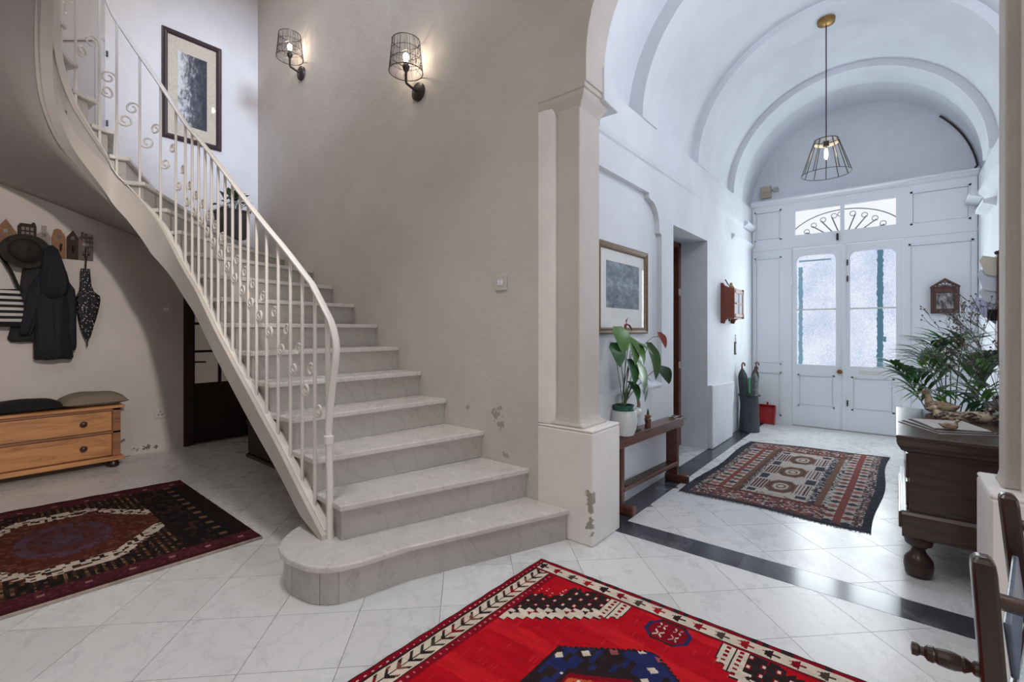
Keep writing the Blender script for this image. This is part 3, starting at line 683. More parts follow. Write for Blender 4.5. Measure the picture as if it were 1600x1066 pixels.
# ------------------------------------------------------------------ switch plates
def plate(name, label, c, nrm, w=.088, kind='switch', n=2):
    t = thing(name, label, 'switch' if kind == 'switch' else 'socket', c)
    def bx(u0, v0, u1, v1, d0, d1):
        if nrm == 'y': return MB().box(u0, -d1, v0, u1, -d0, v1)
        return MB().box(d0, u0, v0, d1, u1, v1)
    obj('face_plate', bx(-w/2, -w/2, w/2, w/2, 0, .009), M['plastic'], t, bevel=.003, **L_)
    if kind == 'switch':
        for i in range(n):
            x = (i-(n-1)/2)*.024; obj('rocker', bx(x-.009, -.017, x+.009, .017, .009, .014), M['white'], t, bevel=.002, **L_)
    else:
        for x, y in ((0,.018),(-.014,-.012),(.014,-.012)): obj('pin_hole', bx(x-.004, y-.006, x+.004, y+.006, .009, .0096), M['black'], t, **L_)
    return t
plate('light_switch', 'white light switch on the bare stair wall above the treads', (-1.945, 2.249, 1.498), 'y', .098)
plate('light_switch', 'white light switch on the left wall beside the dark door', (-5.62, 1.38, 1.40), 'x', .095)
plate('wall_socket', 'white socket low on the left wall right of the pine chest', (-5.62, 1.335, .37), 'x', .098, 'socket')

# ------------------------------------------------------------------ framed prints
def picture(name, label, x, y0, y1, z0, z1, fw, mat_f, mat_m, mm, mat_p, top_m, bot_m):
    t = thing(name, label, 'picture', (x, (y0+y1)/2, z0))
    mb = MB()
    prof = [(0,0),(0,.022),(.010,.028),(fw*.55,.018),(fw*.8,.022),(fw,.012),(fw,0)]
    cs = [(y0,z0,1,1),(y1,z0,-1,1),(y1,z1,-1,-1),(y0,z1,1,-1)]
    mb.rings([[(x+d, cy_+sy_*w_, cz_+sz_*w_) for w_, d in prof] for cy_, cz_, sy_, sz_ in cs], closed=True)
    obj('frame', mb, mat_f, t)
    obj('mount', MB().box(x+.004, y0+fw*.9, z0+fw*.9, x+.008, y1-fw*.9, z1-fw*.9), mat_m, t)
    obj('print', MB().box(x+.007, y0+fw+mm, z0+fw+bot_m, x+.0095, y1-fw-mm, z1-fw-top_m), mat_p, t)
    obj('glazing', MB().box(x+.0115, y0+fw*.9, z0+fw*.9, x+.013, y1-fw*.9, z1-fw*.9), M['glass'], t)
    return t
def gorge(name):
    m, nt, b = new_mat(name); b.inputs['Roughness'].default_value = .7
    co = coords(nt)
    n = N(nt, 'ShaderNodeTexNoise', i_Scale=22., i_Detail=10., i_Roughness=.75, i_Distortion=.3); nt.links.new(coords(nt, (1, 1, .55)), n.inputs['Vector'])
    n2 = N(nt, 'ShaderNodeTexNoise', i_Scale=26., i_Detail=8., i_Roughness=.7); nt.links.new(coords(nt, (1, 2.2, .5), (.5,0,0)), n2.inputs['Vector'])
    sx = N(nt, 'ShaderNodeSeparateXYZ'); nt.links.new(co, sx.inputs[0])
    g = N(nt, 'ShaderNodeMapRange'); nt.links.new(sx.outputs[1], g.inputs[0]); g.inputs[1].default_value = -.12; g.inputs[2].default_value = .12; g.inputs[3].default_value = .24; g.inputs[4].default_value = -.16
    a = N(nt, 'ShaderNodeMath', operation='ADD'); nt.links.new(n.outputs[0], a.inputs[0]); nt.links.new(g.outputs[0], a.inputs[1])
    a2 = N(nt, 'ShaderNodeMath', operation='MULTIPLY_ADD'); nt.links.new(n2.outputs[0], a2.inputs[0]); a2.inputs[1].default_value = .35; nt.links.new(a.outputs[0], a2.inputs[2])
    nt.links.new(ramp(nt, a2.outputs[0], [(.56, rgb(28,27,36)), (.74, rgb(74,70,74)), (.92, rgb(190,186,180))]), b.inputs['Base Color']); return m
picture('framed_print', 'tall dark framed print of a rocky gorge on the stair wall', -5.62, 1.345, 1.873, 3.118, 4.215, .05,
        flat('dark_brown_frame', rgb(52,36,36), .4), flat('buff_mount', rgb(182,170,148), .85, 0, .12, 60), .085, gorge('gorge_print'), .14, .12)
def misty(name):
    m, nt, b = new_mat(name); b.inputs['Roughness'].default_value = .7
    n = N(nt, 'ShaderNodeTexNoise', i_Scale=5., i_Detail=8., i_Roughness=.7); nt.links.new(coords(nt, (1, 1, 2)), n.inputs['Vector'])
    sx = N(nt, 'ShaderNodeSeparateXYZ'); nt.links.new(coords(nt), sx.inputs[0])
    a = N(nt, 'ShaderNodeMath', operation='MULTIPLY_ADD'); nt.links.new(sx.outputs[2], a.inputs[0]); a.inputs[1].default_value = .0; nt.links.new(n.outputs[0], a.inputs[2])
    nt.links.new(ramp(nt, a.outputs[0], [(.34, rgb(62,74,88)), (.5, rgb(106,120,134)), (.66, rgb(168,180,190))]), b.inputs['Base Color']); return m
picture('framed_print', 'gilt framed grey landscape print in the hall above the anthurium', -1.50, 2.66, 3.44, 1.168, 1.786, .045,
        flat('gilt_brown_frame', rgb(120,98,76), .35, .3, .2, 40), flat('white_mount', rgb(228,228,226), .85), .09, misty('misty_landscape_print'), .075, .135)
# junction box and cable in the lunette
jb = thing('junction_box', 'beige junction box in the lunette above the entrance door', 'junction box', (-1.32, 6.9, 2.93))
obj('box', MB().box(-1.385, 6.85, 2.93, -1.265, 6.9, 3.085), flat('beige_plastic', rgb(178,164,144), .5), jb, bevel=.006)
obj('lid', MB().box(-1.38, 6.845, 3.0, -1.27, 6.851, 3.08), flat('beige_plastic_lid', rgb(186,172,152), .5), jb, bevel=.003)
obj('small_box', MB().box(-1.235, 6.865, 3.0, -1.18, 6.9, 3.055).box(-1.265, 6.885, 3.02, -1.235, 6.9, 3.04), flat('grey_plastic', rgb(176,172,166), .5), jb, bevel=.004)
obj('cable', MB().tube([(-1.22,6.893,3.055),(-1.22,6.893,3.4)], .005, 5), M['white'], jb)
ca = [(hx+1.082*math.cos(a), hz+1.082*math.sin(a)) for a in [math.radians(d) for d in range(44, 5, -3)]]+[(.62,2.87),(.5,2.862),(.1,2.86),(-.3,2.86)]
tag(obj('power_cable', MB().tube([(x, 6.89, z) for x, z in ca], .009, 6), M['iron']), 'dark cable looping along the right edge of the lunette', 'cable')
# pendant lamp
pd = thing('pendant_lamp', 'wire cage pendant lamp with clear bulb hanging in the hall', 'pendant light', (-.455, 4.72, 3.815))
Z = 3.815
obj('ceiling_rose', MB().lathe([(.0,Z-.045),(.035,Z-.043),(.062,Z-.03),(.066,Z-.012),(.066,Z+.01)], (-.455,4.72,0), 20), M['brass'], pd, smooth=True)
obj('cord', MB().tube([(-.455,4.72,Z-.04),(-.455,4.72,2.80)], .0045, 6), M['iron'], pd)
cg = MB(); z1, z0_, r1, r0 = 2.80, 2.515, .085, .178
for z, r, t in ((z1,r1,.004),(z0_,r0,.003)): cg.tube([(-.455+r*math.cos(2*PI*i/32), 4.72+r*math.sin(2*PI*i/32), z) for i in range(32)], t, 5, True)
for i in range(12):
    a = 2*PI*i/12+.1; cg.tube([(-.455+r1*math.cos(a), 4.72+r1*math.sin(a), z1), (-.455+r0*math.cos(a), 4.72+r0*math.sin(a), z0_)], .0035, 5)
for i in range(3):
    a = 2*PI*i/3; cg.tube([(-.455, 4.72, z1), (-.455+r1*math.cos(a), 4.72+r1*math.sin(a), z1)], .003, 4)
obj('wire_cage', cg, wire, pd)
bd = MB(); bd.tube([(-.455+r1*math.cos(2*PI*i/32), 4.72+r1*math.sin(2*PI*i/32), z1-.018) for i in range(32)], .016, 6, True, flat=(.15, 1))
obj('top_band', bd, M['plastic'], pd)
obj('lamp_holder', MB().lathe([(.008,2.80),(.02,2.79),(.022,2.75),(.018,2.745)], (-.455,4.72,0), 12), wire, pd, smooth=True)
obj('bulb', MB().lathe([(.012,2.745),(.015,2.73),(.03,2.69),(.032,2.66),(.024,2.625),(.004,2.61)], (-.455,4.72,0), 14), M['glass'], pd, smooth=True)
obj('filament', MB().lathe([(.004,2.73),(.011,2.715),(.013,2.68),(.011,2.65),(.003,2.635)], (-.455,4.72,0), 8), emit('pendant_filament', (1, .82, .5, 1), 60), pd, smooth=True)
# ------------------------------------------------------------------ rugs (woven pattern as face colours)
def rug(name, label, corners, nu, nv, fn, mat, thick=.012, wave=.0):
    """corners: (u0v0, u1v0, u1v1, u0v1) on the floor; fn(u, v) in metres -> colour"""
    A, B, Cc, D = [Vector(c) for c in corners]
    Lu, Lv = ((B-A).length+(Cc-D).length)/2, ((D-A).length+(Cc-B).length)/2
    t = thing(name, label, 'rug', ((A+Cc)/2).to_3d())
    rn = random.Random(5); ph = [rn.uniform(0, 6) for _ in range(4)]
    def P(u, v):
        p = A*(1-u)*(1-v)+B*u*(1-v)+Cc*u*v+D*(1-u)*v
        if wave:
            p = p+Vector((math.sin(v*9+ph[0])*wave*(abs(u-.5)*2)**6, math.sin(u*8+ph[1])*wave*(abs(v-.5)*2)**6))
        return p
    v = []; f = []; cols = []
    for j in range(nv+1):
        for i in range(nu+1): p = P(i/nu, j/nv); v.append((p.x, p.y, thick+.0012*math.sin(i*.31+ph[2])*math.sin(j*.23+ph[3])))
    W_ = nu+1
    for j in range(nv):
        for i in range(nu):
            f.append((j*W_+i, j*W_+i+1, (j+1)*W_+i+1, (j+1)*W_+i)); cols.append(fn((i+.5)/nu*Lu, (j+.5)/nv*Lv, Lu, Lv))
    # skirt down to the floor
    ring = [i for i in range(W_)]+[j*W_+nu for j in range(1, nv+1)]+[nv*W_+i for i in range(nu-1, -1, -1)]+[j*W_ for j in range(nv-1, 0, -1)]
    b = len(v); v += [(v[i][0], v[i][1], .0005) for i in ring]
    for q in range(len(ring)):
        r = (q+1) % len(ring); f.append((ring[q], b+q, b+r, ring[r])); i_, j_ = ring[q] % W_, ring[q]//W_; cols.append(cols[min(j_, nv-1)*nu+min(i_, nu-1)])
    mb = MB(); mb.v = v; mb.f = f
    o = obj('pile', mb, mat, t)
    at = o.data.attributes.new('pattern', 'FLOAT_COLOR', 'FACE')
    at.data.foreach_set('color', [x for c in cols for x in c])
    return t, P
h2 = lambda a, b: ((math.sin(a*127.1+b*311.7)*43758.5453) % 1)
RED, DRED, IVO, NAVY, BLK, GRN, ORG = rgb(176,12,26), rgb(128,10,30), rgb(208,194,176), rgb(38,42,88), rgb(44,32,34), rgb(60,58,48), rgb(190,84,48)
def red_rug(u, v, Lu, Lv):
    # u runs across the width from the staircase side, v from the hall end towards the camera
    s = min(u, Lu-u); e = min(v, Lv-v)
    m = u if u < Lu/2 else Lu-u               # mirrored distance from the long edge
    if s < .004 or e < .003: return BLK
    # end border (arrows) and side border (leaf chevrons)
    if e < .10 and s > .035+e*.0:
        if e < .024: return DRED if h2(int(u/.02), 1) > .2 else BLK
        if e > .088: return DRED if e > .092 else BLK
        p = (u/.085) % 1; q = (e-.056)/.032
        c = [BLK, DRED, rgb(70,60,52), rgb(150,20,30)][int(u/.085) % 4]
        if abs(q) < 1 and (p > .12 and abs(q) < (p-.12)*1.3 and p < .75 and not (p < .45 and abs(q) < .25)): return c
        if abs(q) < .16 and p > .7: return c
        return IVO
    if s < .155:
        if s < .042:
            if abs(s-.036) < .003: return BLK
            return DRED if not (abs(s-.022) < .004 and (v/.03) % 1 < .25) else IVO
        if s > .118:
            if s < .121: return BLK
            return DRED if not (abs(s-.137) < .004 and (v/.03) % 1 < .25) else rgb(190,120,110)
        p = (v/.052) % 1; q = (s-.080)/.038; c = [BLK, GRN, BLK, BLK, rgb(120,70,60), BLK, DRED][int(v/.052) % 7]
        if abs(q) < .09: return c
        d = (p+abs(q)*.75) % 1
        if abs(q) < .86 and .28 < d < .62: return c
        return IVO
    x = u-Lu/2; ax = abs(x); y = v
    # small octagon by the end border
    oy = y-.17
    if abs(ax) < .085 and abs(oy) < .07 and ax+abs(oy) < .115:
        k = max(ax/.085, abs(oy)/.07, (ax+abs(oy))/.115)
        if k > .86: return NAVY if ax > .05 else BLK
        for px, py in ((-.03,-.025),(.03,-.028),(-.028,.026),(.032,.024)):
            dx, dy = x-px, oy-py
            if abs(abs(dx)-abs(dy)) < .004 and .004 < abs(dx) < .016: return IVO
        return DRED
    if ax < .05 and .10 < y < .125: return [NAVY, BLK, ORG, BLK][int((x+.06)/.022) % 4]
    # spandrels: dark wedge with stepped ivory band
    m2 = m-.155                                # distance in from the side border
    yb = y-.10
    if 0 <= m2 < .40:
        edge = .40-.0                          # right end
        low = .075+.34*(1-m2/.40)*.95          # lower boundary of the ivory band
        st_ = math.floor(m2/.030)*.030
        low = .09+.33*(1-st_/.40)
        mid = low-.095
        if m2 > .30: mid = -1
        top = mid-.13-.02*math.sin(m2*60)
        if yb < low and yb > -1:
            if low-yb < .008: return BLK
            if m2 > .392: return BLK
            if yb > mid:
                if m2 > .30:
                    if abs(m2-.345) < .003: return BLK
                    if ((m2-.30)/.045) % 1 > .3 and abs(((yb)/.026) % 1-.5) < .25 and abs(((m2-.30)/.045) % 1-.55) < .2: return DRED
                    return IVO
                p = (m2/.06) % 1; q = (yb-(mid+.035))/.018
                if abs(p-.5)*2+abs(q) < .75: return DRED if int(m2/.06) % 2 else BLK
                if yb-mid < .008: return BLK
                return IVO
            if yb > max(top, .0) or (m2 > .12 and yb > 0 and yb > top-.05):
                if abs((m2/.045) % 1-.5) < .11 and abs(((yb-mid)/.055) % 1-.5) < .12: return IVO
                if abs((m2/.045) % 1-.5) < .22 and abs(((yb-mid)/.055) % 1-.5) < .2: return DRED
                return BLK
            if abs(((m2)/.03) % 1-.5) < .16 and abs(((yb)/.02) % 1-.5) < .2 and top-.05 < yb < top-.015: return IVO
            return RED
    # central medallion, stepped hexagon
    my = y-.86; A_ = .54
    wd = .29-.0 if abs(my) < .36 else .29-(abs(my)-.36)*1.45
    wd = math.floor(wd/.016)*.016
    if abs(my) < A_ and ax < wd:
        g = wd-ax
        if g < .014: return BLK
        k = max(ax/.20, (abs(my)+ax*.6)/.40)
        if k < 1:
            if k > .92: return BLK
            if k > .86: return DRED
            if abs((x/.055) % 1-.5) < .1 and abs((my/.07) % 1-.5) < .12: return IVO
            return ORG if (int(x/.05+50)+int(my/.06+50)) % 3 else RED
        cx_, cy_ = int(x/.075+40), int(my/.07+40); r = h2(cx_, cy_); fx, fy = (x/.075) % 1-.5, (my/.07) % 1-.5
        if r > .45 and abs(fx)+abs(fy) < .28: return IVO if r > .7 else rgb(150,80,80)
        return NAVY if h2(int(x/.02), int(my/.05)) > .45 else BLK
    if h2(int(u/.006), int(v/.04)) > .97: return rgb(186,34,38)
    return RED if math.sin(v*24+math.sin(u*5)) < .55 else rgb(192,24,34)
attr = attr_mat('wool_pile')
rr, RP = rug('red_rug', 'bright red patterned wool rug in the foreground', ((-1.42,1.96),(.04,1.975),(.05,-.25),(-1.435,-.25)), 290, 440, red_rug, attr, .011)
fr = MB(); rn = random.Random(2)
for i in range(130):
    p = RP((i+.5)/130, 0); d = rn.uniform(-.008,.008)
    fr.tube([(p.x, p.y-.002, .008), (p.x+d, p.y+rn.uniform(.006,.016), .002)], .0014, 3)
obj('fringe', fr, flat('dark_red_fringe', rgb(96,22,30), .95), rr)['kind'] = 'stuff'
MAR, MAR2, DK, CR, BRN = rgb(62,26,32), rgb(40,22,24), rgb(30,24,25), rgb(196,182,166), rgb(80,42,34)
def left_rug(u, v, Lu, Lv):
    x = u-Lu/2; ax = abs(x); s = min(u, Lu-u)
    if u > Lu-.012: return rgb(170,156,146)
    if s < .16:
        if s < .05: return MAR
        if abs(s-.10) < .012 and abs((v/.16) % 1-.5) < .08: return rgb(150,110,104)
        return rgb(72,28,38) if h2(int(u/.012), int(v/.012)) > .25 else rgb(92,44,50)
    if v < .30:
        if v < .07: return MAR2
        if v < .17:
            if abs((u/.12) % 1-.5) < .16 and abs(v-.125) < .02: return [rgb(180,150,130), rgb(110,80,60), rgb(130,50,44)][int(u/.04) % 3]
            return DK
        return DK if h2(int(u/.03), int(v/.02)) > .25 else rgb(62,38,36)
    my = v-.74; wd = .52-.0
    k = ax/.52 if abs(my) < .16 else ax/.52+(abs(my)-.16)/.30*.72
    st_ = h2(int(u/.018), int(v/.018))
    if k < 1 and abs(my) < .42:
        if k > .90: return CR if st_ > .25 else BRN
        if k > .76: return CR if st_ > .42 else (BRN if st_ > .2 else DK)
        ang = (int((ax+my)/.03)+int((ax-my)/.03)) % 4
        q = math.hypot(x/.28, my/.2)
        if q < 1: return [rgb(86,62,76), rgb(80,56,68), rgb(88,50,54)][int(q*4) % 3] if st_ > .2 else BRN
        return rgb(84,42,36) if st_ > .2 else rgb(108,64,52)
    g = (int(v/.035)+int(u/.07)) % 2
    if abs((v/.035) % 1-.5) < .18 and st_ > .45: return rgb(120,92,66) if g else rgb(96,60,44)
    return DK if g else rgb(44,30,26)
tag(rug('dark_rug', 'dark maroon medallion rug on the left, in front of the pine chest', ((-4.36,1.165),(-2.80,1.148),(-2.87,-.40),(-4.54,-.35)), 230, 230, left_rug, attr, .012)[0], 'dark maroon medallion rug on the left, in front of the pine chest')
KR, KB, KN, KI, KW = rgb(126,72,68), rgb(112,84,70), rgb(60,60,70), rgb(178,168,162), rgb(86,66,62)
def kilim(u, v, Lu, Lv):
    s = min(u, Lu-u); e = min(v, Lv-v); st_ = h2(int(u/.014), int(v/.014))
    if s < .05 or e < .028: return KN if st_ > .3 else rgb(44,44,54)
    if e < .30 and .10 < u < Lu-.26:
        if e < .06: return KW
        if e > .26: return rgb(96,58,50)
        return [KI, KR, KW, rgb(150,96,88), KN][int(st_*4.99)]
    a = u/Lu
    if .30 < a < .665:
        if e < .34: return KI if st_ > .2 else KB
        if a < .312 or a > .653: return KI if st_ > .3 else KN
        x = (a-.4825)*Lu; pr = (Lv-.68)/3.0; yy = ((v-.34) % pr)-pr/2
        k = abs(x)/.12+abs(yy)/(pr*.46)
        kk = max(abs(x)/.10, abs(yy)/(pr*.36), (abs(x)/.10+abs(yy)/(pr*.36))/1.45)
        if kk < 1:
            q = int(kk*6) % 2
            if kk < .2: return KI
            return KB if q else (KW if kk > .5 else KI)
        if .095 < abs(x) < .185 and abs(yy) < pr*.28: return KW if (abs(x)/.022) % 1 < .6 else KI
        if abs(abs(x)-.16) < .03 and abs(abs(yy)-pr*.46) < .05: return KN
        return KI
    def pat(w): 
        p = (v/.10) % 1; q = abs(w-.5)*2
        if abs(p-.5) < .34-.2*q: return [KN, KR, KW, rgb(150,96,88)][int(v/.10) % 4]
        return KI if st_ > .15 else rgb(150,140,132)
    B_ = [(.05,.10,'d'),(.10,.155,'p'),(.155,.185,'r'),(.185,.235,'p'),(.235,.262,'b'),(.262,.285,'w'),(.285,.30,'n'),(.665,.70,'n'),(.70,.74,'b'),(.74,.77,'s'),(.77,.82,'p'),(.82,.855,'r'),(.855,.905,'p'),(.905,.96,'d')]
    for a0, a1, t in B_:
        if a0 <= a < a1:
            if t == 'p': return pat((a-a0)/(a1-a0))
            if t == 'r': return KR
            if t == 'b': return KB
            if t == 'w': return KW if st_ > .3 else KB
            if t == 'n': return KN if st_ > .25 else KI
            if t == 's': return KI if st_ > .4 else KN
            return [KN, KI, rgb(120,96,90), KW][int(st_*3.99)]
    return KN
kt, KP = rug('kilim_rug', 'striped flat-woven kilim rug on the hall floor before the front door', ((-1.235,3.475),(-.105,3.455),(-.045,5.60),(-1.20,5.47)), 160, 290, kilim, attr_mat('flat_weave', .95, .22), .006, .014)
fr = MB()
for v_, sg in ((0,-1),(1,1)):
    for i in range(150):
        p = KP((i+.5)/150, v_); fr.tube([(p.x, p.y-sg*.002, .005), (p.x+rn.uniform(-.01,.01), p.y+sg*rn.uniform(.012,.035), .002)], .0016, 3)
obj('fringe', fr, flat('grey_fringe', rgb(92,88,90), .95), kt)['kind'] = 'stuff'

# ------------------------------------------------------------------ pine chest, cushion, folded cloth, trunk
pc = thing('pine_chest', 'low honey pine chest of two long drawers against the left wall', 'chest', (-5.43, .33, 0))
px0, px1, py0, py1 = -5.615, -5.255, -.33, .965
obj('carcass', MB().box(px0, py0, .10, px1-.02, py1, .515).box(px1-.02, py0, .10, px1, py0+.055, .515).box(px1-.02, py1-.055, .10, px1, py1, .515).box(px1-.02, py0, .495, px1, py1, .515).box(px1-.02, py0, .298, px1, py1, .318), wood('pine_carcass', rgb(104,62,42), rgb(156,104,66), .45, 'y', 6), pc, bevel=.003)
obj('top_board', MB().box(px0, py0-.025, .515, px1+.025, py1+.025, .540), M['pine'], pc, bevel=.008)
obj('base_moulding', MB().prism([(py0-.03,.062),(py1+.03,.062),(py1+.03,.078),(py1+.012,.10),(py0-.012,.10),(py0-.03,.078)], px0, px1+.022, 'yz'), M['pine'], pc, bevel=.006)
for z0, z1 in ((.108,.294),(.322,.491)):
    dr = obj('drawer', MB().box(px1-.019, py0+.06, z0, px1-.003, py1-.06, z1), M['pine'], pc, bevel=.004)
    for y in (py0+.24, py1-.245): obj('knob', MB().lathe([(.011,0),(.011,.012),(.021,.02),(.024,.03),(.018,.04),(.001,.043)], (px1-.003, y, (z0+z1)/2), 14, 'x'), flat('dark_turned_knob', rgb(58,28,24), .35), dr, smooth=True)
for x in (px0+.06, px1-.035):
    for y in (py0+.05, py1-.045): obj('foot', MB().lathe([(.03,0),(.042,.012),(.045,.03),(.036,.05),(.03,.062)], (x, y, 0), 16), flat('dark_bun_foot', rgb(40,20,18), .35), pc, smooth=True)
def pillow(c, hx_, hy_, h, rz=0, seed=1, n=14, flatb=.35):
    rn = random.Random(seed); mb = MB(); ca, sa = math.cos(rz), math.sin(rz)
    def fn(side):
        def g(u, v):
            x, y = 2*u-1, 2*v-1
            k = max(0, (1-abs(x)**3.2)*(1-abs(y)**3.2))**.55
            px, py = x*hx_*(1-.05*(1-abs(y))*0+.0), y*hy_
            px *= 1-.06*(1-y*y)*(abs(x) > .9); z = (h*k if side > 0 else -h*flatb*k)+.006*math.sin(5*x+seed)*math.sin(4*y+seed)*k
            return (c[0]+px*ca-py*sa, c[1]+px*sa+py*ca, c[2]+h*flatb+z)
        return g
    mb.grid(fn(1), n, n); mb.grid(fn(-1), n, n); return mb
linen = flat('beige_linen', rgb(128,118,100), .95, 0, .18, 120, .3)
tag(obj('cushion', pillow((-5.42, .80, .541), .17, .215, .085, .1, 3), linen, smooth=80), 'beige linen cushion lying on the right end of the pine chest', 'cushion')
tag(obj('folded_cloth', pillow((-5.42, .38, .541), .15, .235, .075, .04, 8, 14, .25), M['black'], smooth=80), 'black folded cloth lying on the pine chest beside the beige cushion', 'cloth')
tr = thing('trunk', 'dark wicker trunk under the staircase', 'trunk', (-4.1, 1.98, 0))
wick = flat('dark_wicker', rgb(34,24,20), .6, 0, .4, 90, .6)
obj('body', MB().box(-4.72, 1.80, .03, -3.65, 2.18, .30), wick, tr, bevel=.01)
obj('lid', MB().box(-4.735, 1.785, .302, -3.635, 2.195, .355), wick, tr, bevel=.012)
obj('base_rim', MB().box(-4.735, 1.785, 0, -3.635, 2.195, .03), M['door'], tr, bevel=.006)

# ------------------------------------------------------------------ coat rack with things hung on it
X0 = -5.62
ck = thing('coat_rack', 'row of wooden house silhouettes with hooks on the left wall', 'coat rack', (X0, .48, 1.82))
gable = lambda a, b, z, t: [(a,1.822),(b,1.822),(b,z),((a+b)/2,z+t),(a,z)]
hs = [([(.235,1.822),(.36,1.822),(.36,2.0),(.30,2.105),(.235,2.0)], rgb(132,98,74)),
      ([(.365,1.822),(.475,1.822),(.475,2.065),(.465,2.10),(.45,2.10),(.445,2.085),(.38,2.085),(.365,2.06)], rgb(46,38,32)),
      ([(.48,1.822),(.56,1.822),(.56,2.0),(.545,2.03),(.535,2.035),(.535,2.085),(.505,2.085),(.505,2.035),(.48,2.01)], rgb(148,138,130)),
      ([(.565,1.822),(.655,1.822),(.655,1.99),(.645,2.035),(.635,2.04),(.625,2.065),(.60,2.075),(.58,2.06),(.575,2.035),(.565,1.985)], rgb(140,104,74)),
      ([(.66,1.822),(.738,1.822),(.738,2.01),(.70,2.075),(.66,2.01)], rgb(54,38,30)),
      ([(.742,1.822),(.835,1.822),(.835,2.035),(.80,2.035),(.80,2.06),(.785,2.06),(.785,2.04),(.77,2.04),(.77,2.07),(.757,2.07),(.757,2.03),(.742,2.03)], rgb(104,90,86)),
      ([(.12,1.822),(.23,1.822),(.23,2.03),(.12,2.03)], rgb(120,112,104))]
for i, (p, c) in enumerate(hs):
    hb = obj('house_board', MB().prism(p, X0, X0+.018+.003*(i % 2), 'yz'), flat('painted_house_board', c, .8, 0, .15, 40), ck)
    if i in (1, 5):
        a = min(q[0] for q in p); wn_ = MB()
        for r in range(3):
            for k in range(3): wn_.box(X0+.0185, a+.022+k*.026, 1.95+r*.04, X0+.0225, a+.040+k*.026, 1.975+r*.04)
        obj('window', wn_, flat('board_window_paint', rgb(126,118,108) if i == 1 else rgb(150,140,132), .8), hb)
    if i in (0, 2, 3, 4): obj('window', MB().box(X0+.0185, (p[0][0]+p[1][0])/2-.012, 1.99, X0+.0225, (p[0][0]+p[1][0])/2+.012, 2.02), M['door'], hb)
for y in (.30, .42, .52, .62, .70, .79):
    obj('hook', MB().tube([(X0+.02,y,1.90),(X0+.05,y,1.888),(X0+.066,y,1.90),(X0+.068,y,1.925)], .006, 6).sph((X0+.068,y,1.93), .010), M['iron'], ck, smooth=True)
ht = thing('hat', 'dark wide brimmed felt hat hanging on the house coat rack', 'hat', (X0+.09, .43, 1.70))
felt = flat('dark_olive_felt', rgb(44,42,38), .95, 0, .15, 50, .2)
hb = MB(); hc = Vector((X0+.085, .405, 1.845)); 
def brim(u, v):
    a = 2*PI*u; r = .08+(.15-.08)*v; y, z = r*math.cos(a), r*math.sin(a)*.95
    return (hc.x+.03*math.sin(2*a)*v+.012*v-.02*(z/.16)*v, hc.y+y, hc.z+z)
obj('brim', MB().grid(brim, 40, 5), felt, ht, smooth=80, solid=.005)
def crown(u, v):
    a = 2*PI*u; r = .092*math.cos(v*PI/2)**.5 if v < 1 else .0; pinch = 1-.25*v*abs(math.sin(a))
    return (hc.x+.105*v-.028*v*max(0, math.cos(a*1))**2, hc.y+r*math.cos(a)*pinch, hc.z+r*math.sin(a))
obj('crown', MB().grid(crown, 32, 10), felt, ht, smooth=80)
obj('band', MB().tube([(hc.x+.012, hc.y+.093*math.cos(2*PI*i/32), hc.z+.093*math.sin(2*PI*i/32)) for i in range(32)], .012, 6, True, flat=(1, .3)), M['black'], ht)
# striped bag
def stripes(name):
    m, nt, b = new_mat(name); b.inputs['Roughness'].default_value = .9
    sx = N(nt, 'ShaderNodeSeparateXYZ'); nt.links.new(coords(nt), sx.inputs[0])
    a = N(nt, 'ShaderNodeMath', operation='MULTIPLY'); nt.links.new(sx.outputs[2], a.inputs[0]); a.inputs[1].default_value = 1/.046
    f = N(nt, 'ShaderNodeMath', operation='FRACT'); nt.links.new(a.outputs[0], f.inputs[0])
    g = N(nt, 'ShaderNodeMath', operation='GREATER_THAN'); nt.links.new(f.outputs[0], g.inputs[0]); g.inputs[1].default_value = .5
    x = N(nt, 'ShaderNodeMix', data_type='RGBA'); nt.links.new(g.outputs[0], x.inputs[0]); x.inputs[6].default_value = rgb(26,24,30); x.inputs[7].default_value = rgb(196,190,186)
    nt.links.new(x.outputs[2], b.inputs['Base Color']); return m
bg = thing('striped_bag', 'black and white striped shoulder bag hanging left of the jacket', 'bag', (X0+.02, .2, 1.24))
def bagf(u, v):
    a = 2*PI*u; w_ = .225+.035*(1-v)-.03*v; d = .035+.05*math.sin(PI*min(1, v*1.15+.1))
    y = .175+w_*math.copysign(abs(math.cos(a))**.6, math.cos(a)); x = X0+.075+d*math.copysign(abs(math.sin(a))**.8, math.sin(a))*.8
    return (x, y, 1.235+.285*v+.012*math.cos(a)*(v))
bb = MB().grid(bagf, 40, 14); bb.prism([bagf(i/40, 0)[:2] for i in range(40)], 1.232, 1.236)
obj('pouch', bb, stripes('striped_canvas'), bg, smooth=80)
obj('trim', MB().tube([bagf(i/40, 0) for i in range(40)], .012, 6, True), M['black'], bg)
obj('strap', MB().tube([(X0+.075,.375,1.515),(X0+.068,.33,1.66),(X0+.062,.27,1.80),(X0+.06,.25,1.90),(X0+.058,.22,1.80),(X0+.06,.10,1.66),(X0+.07,.0,1.52)], .013, 6, flat=(1,.3)), M['black'], bg)
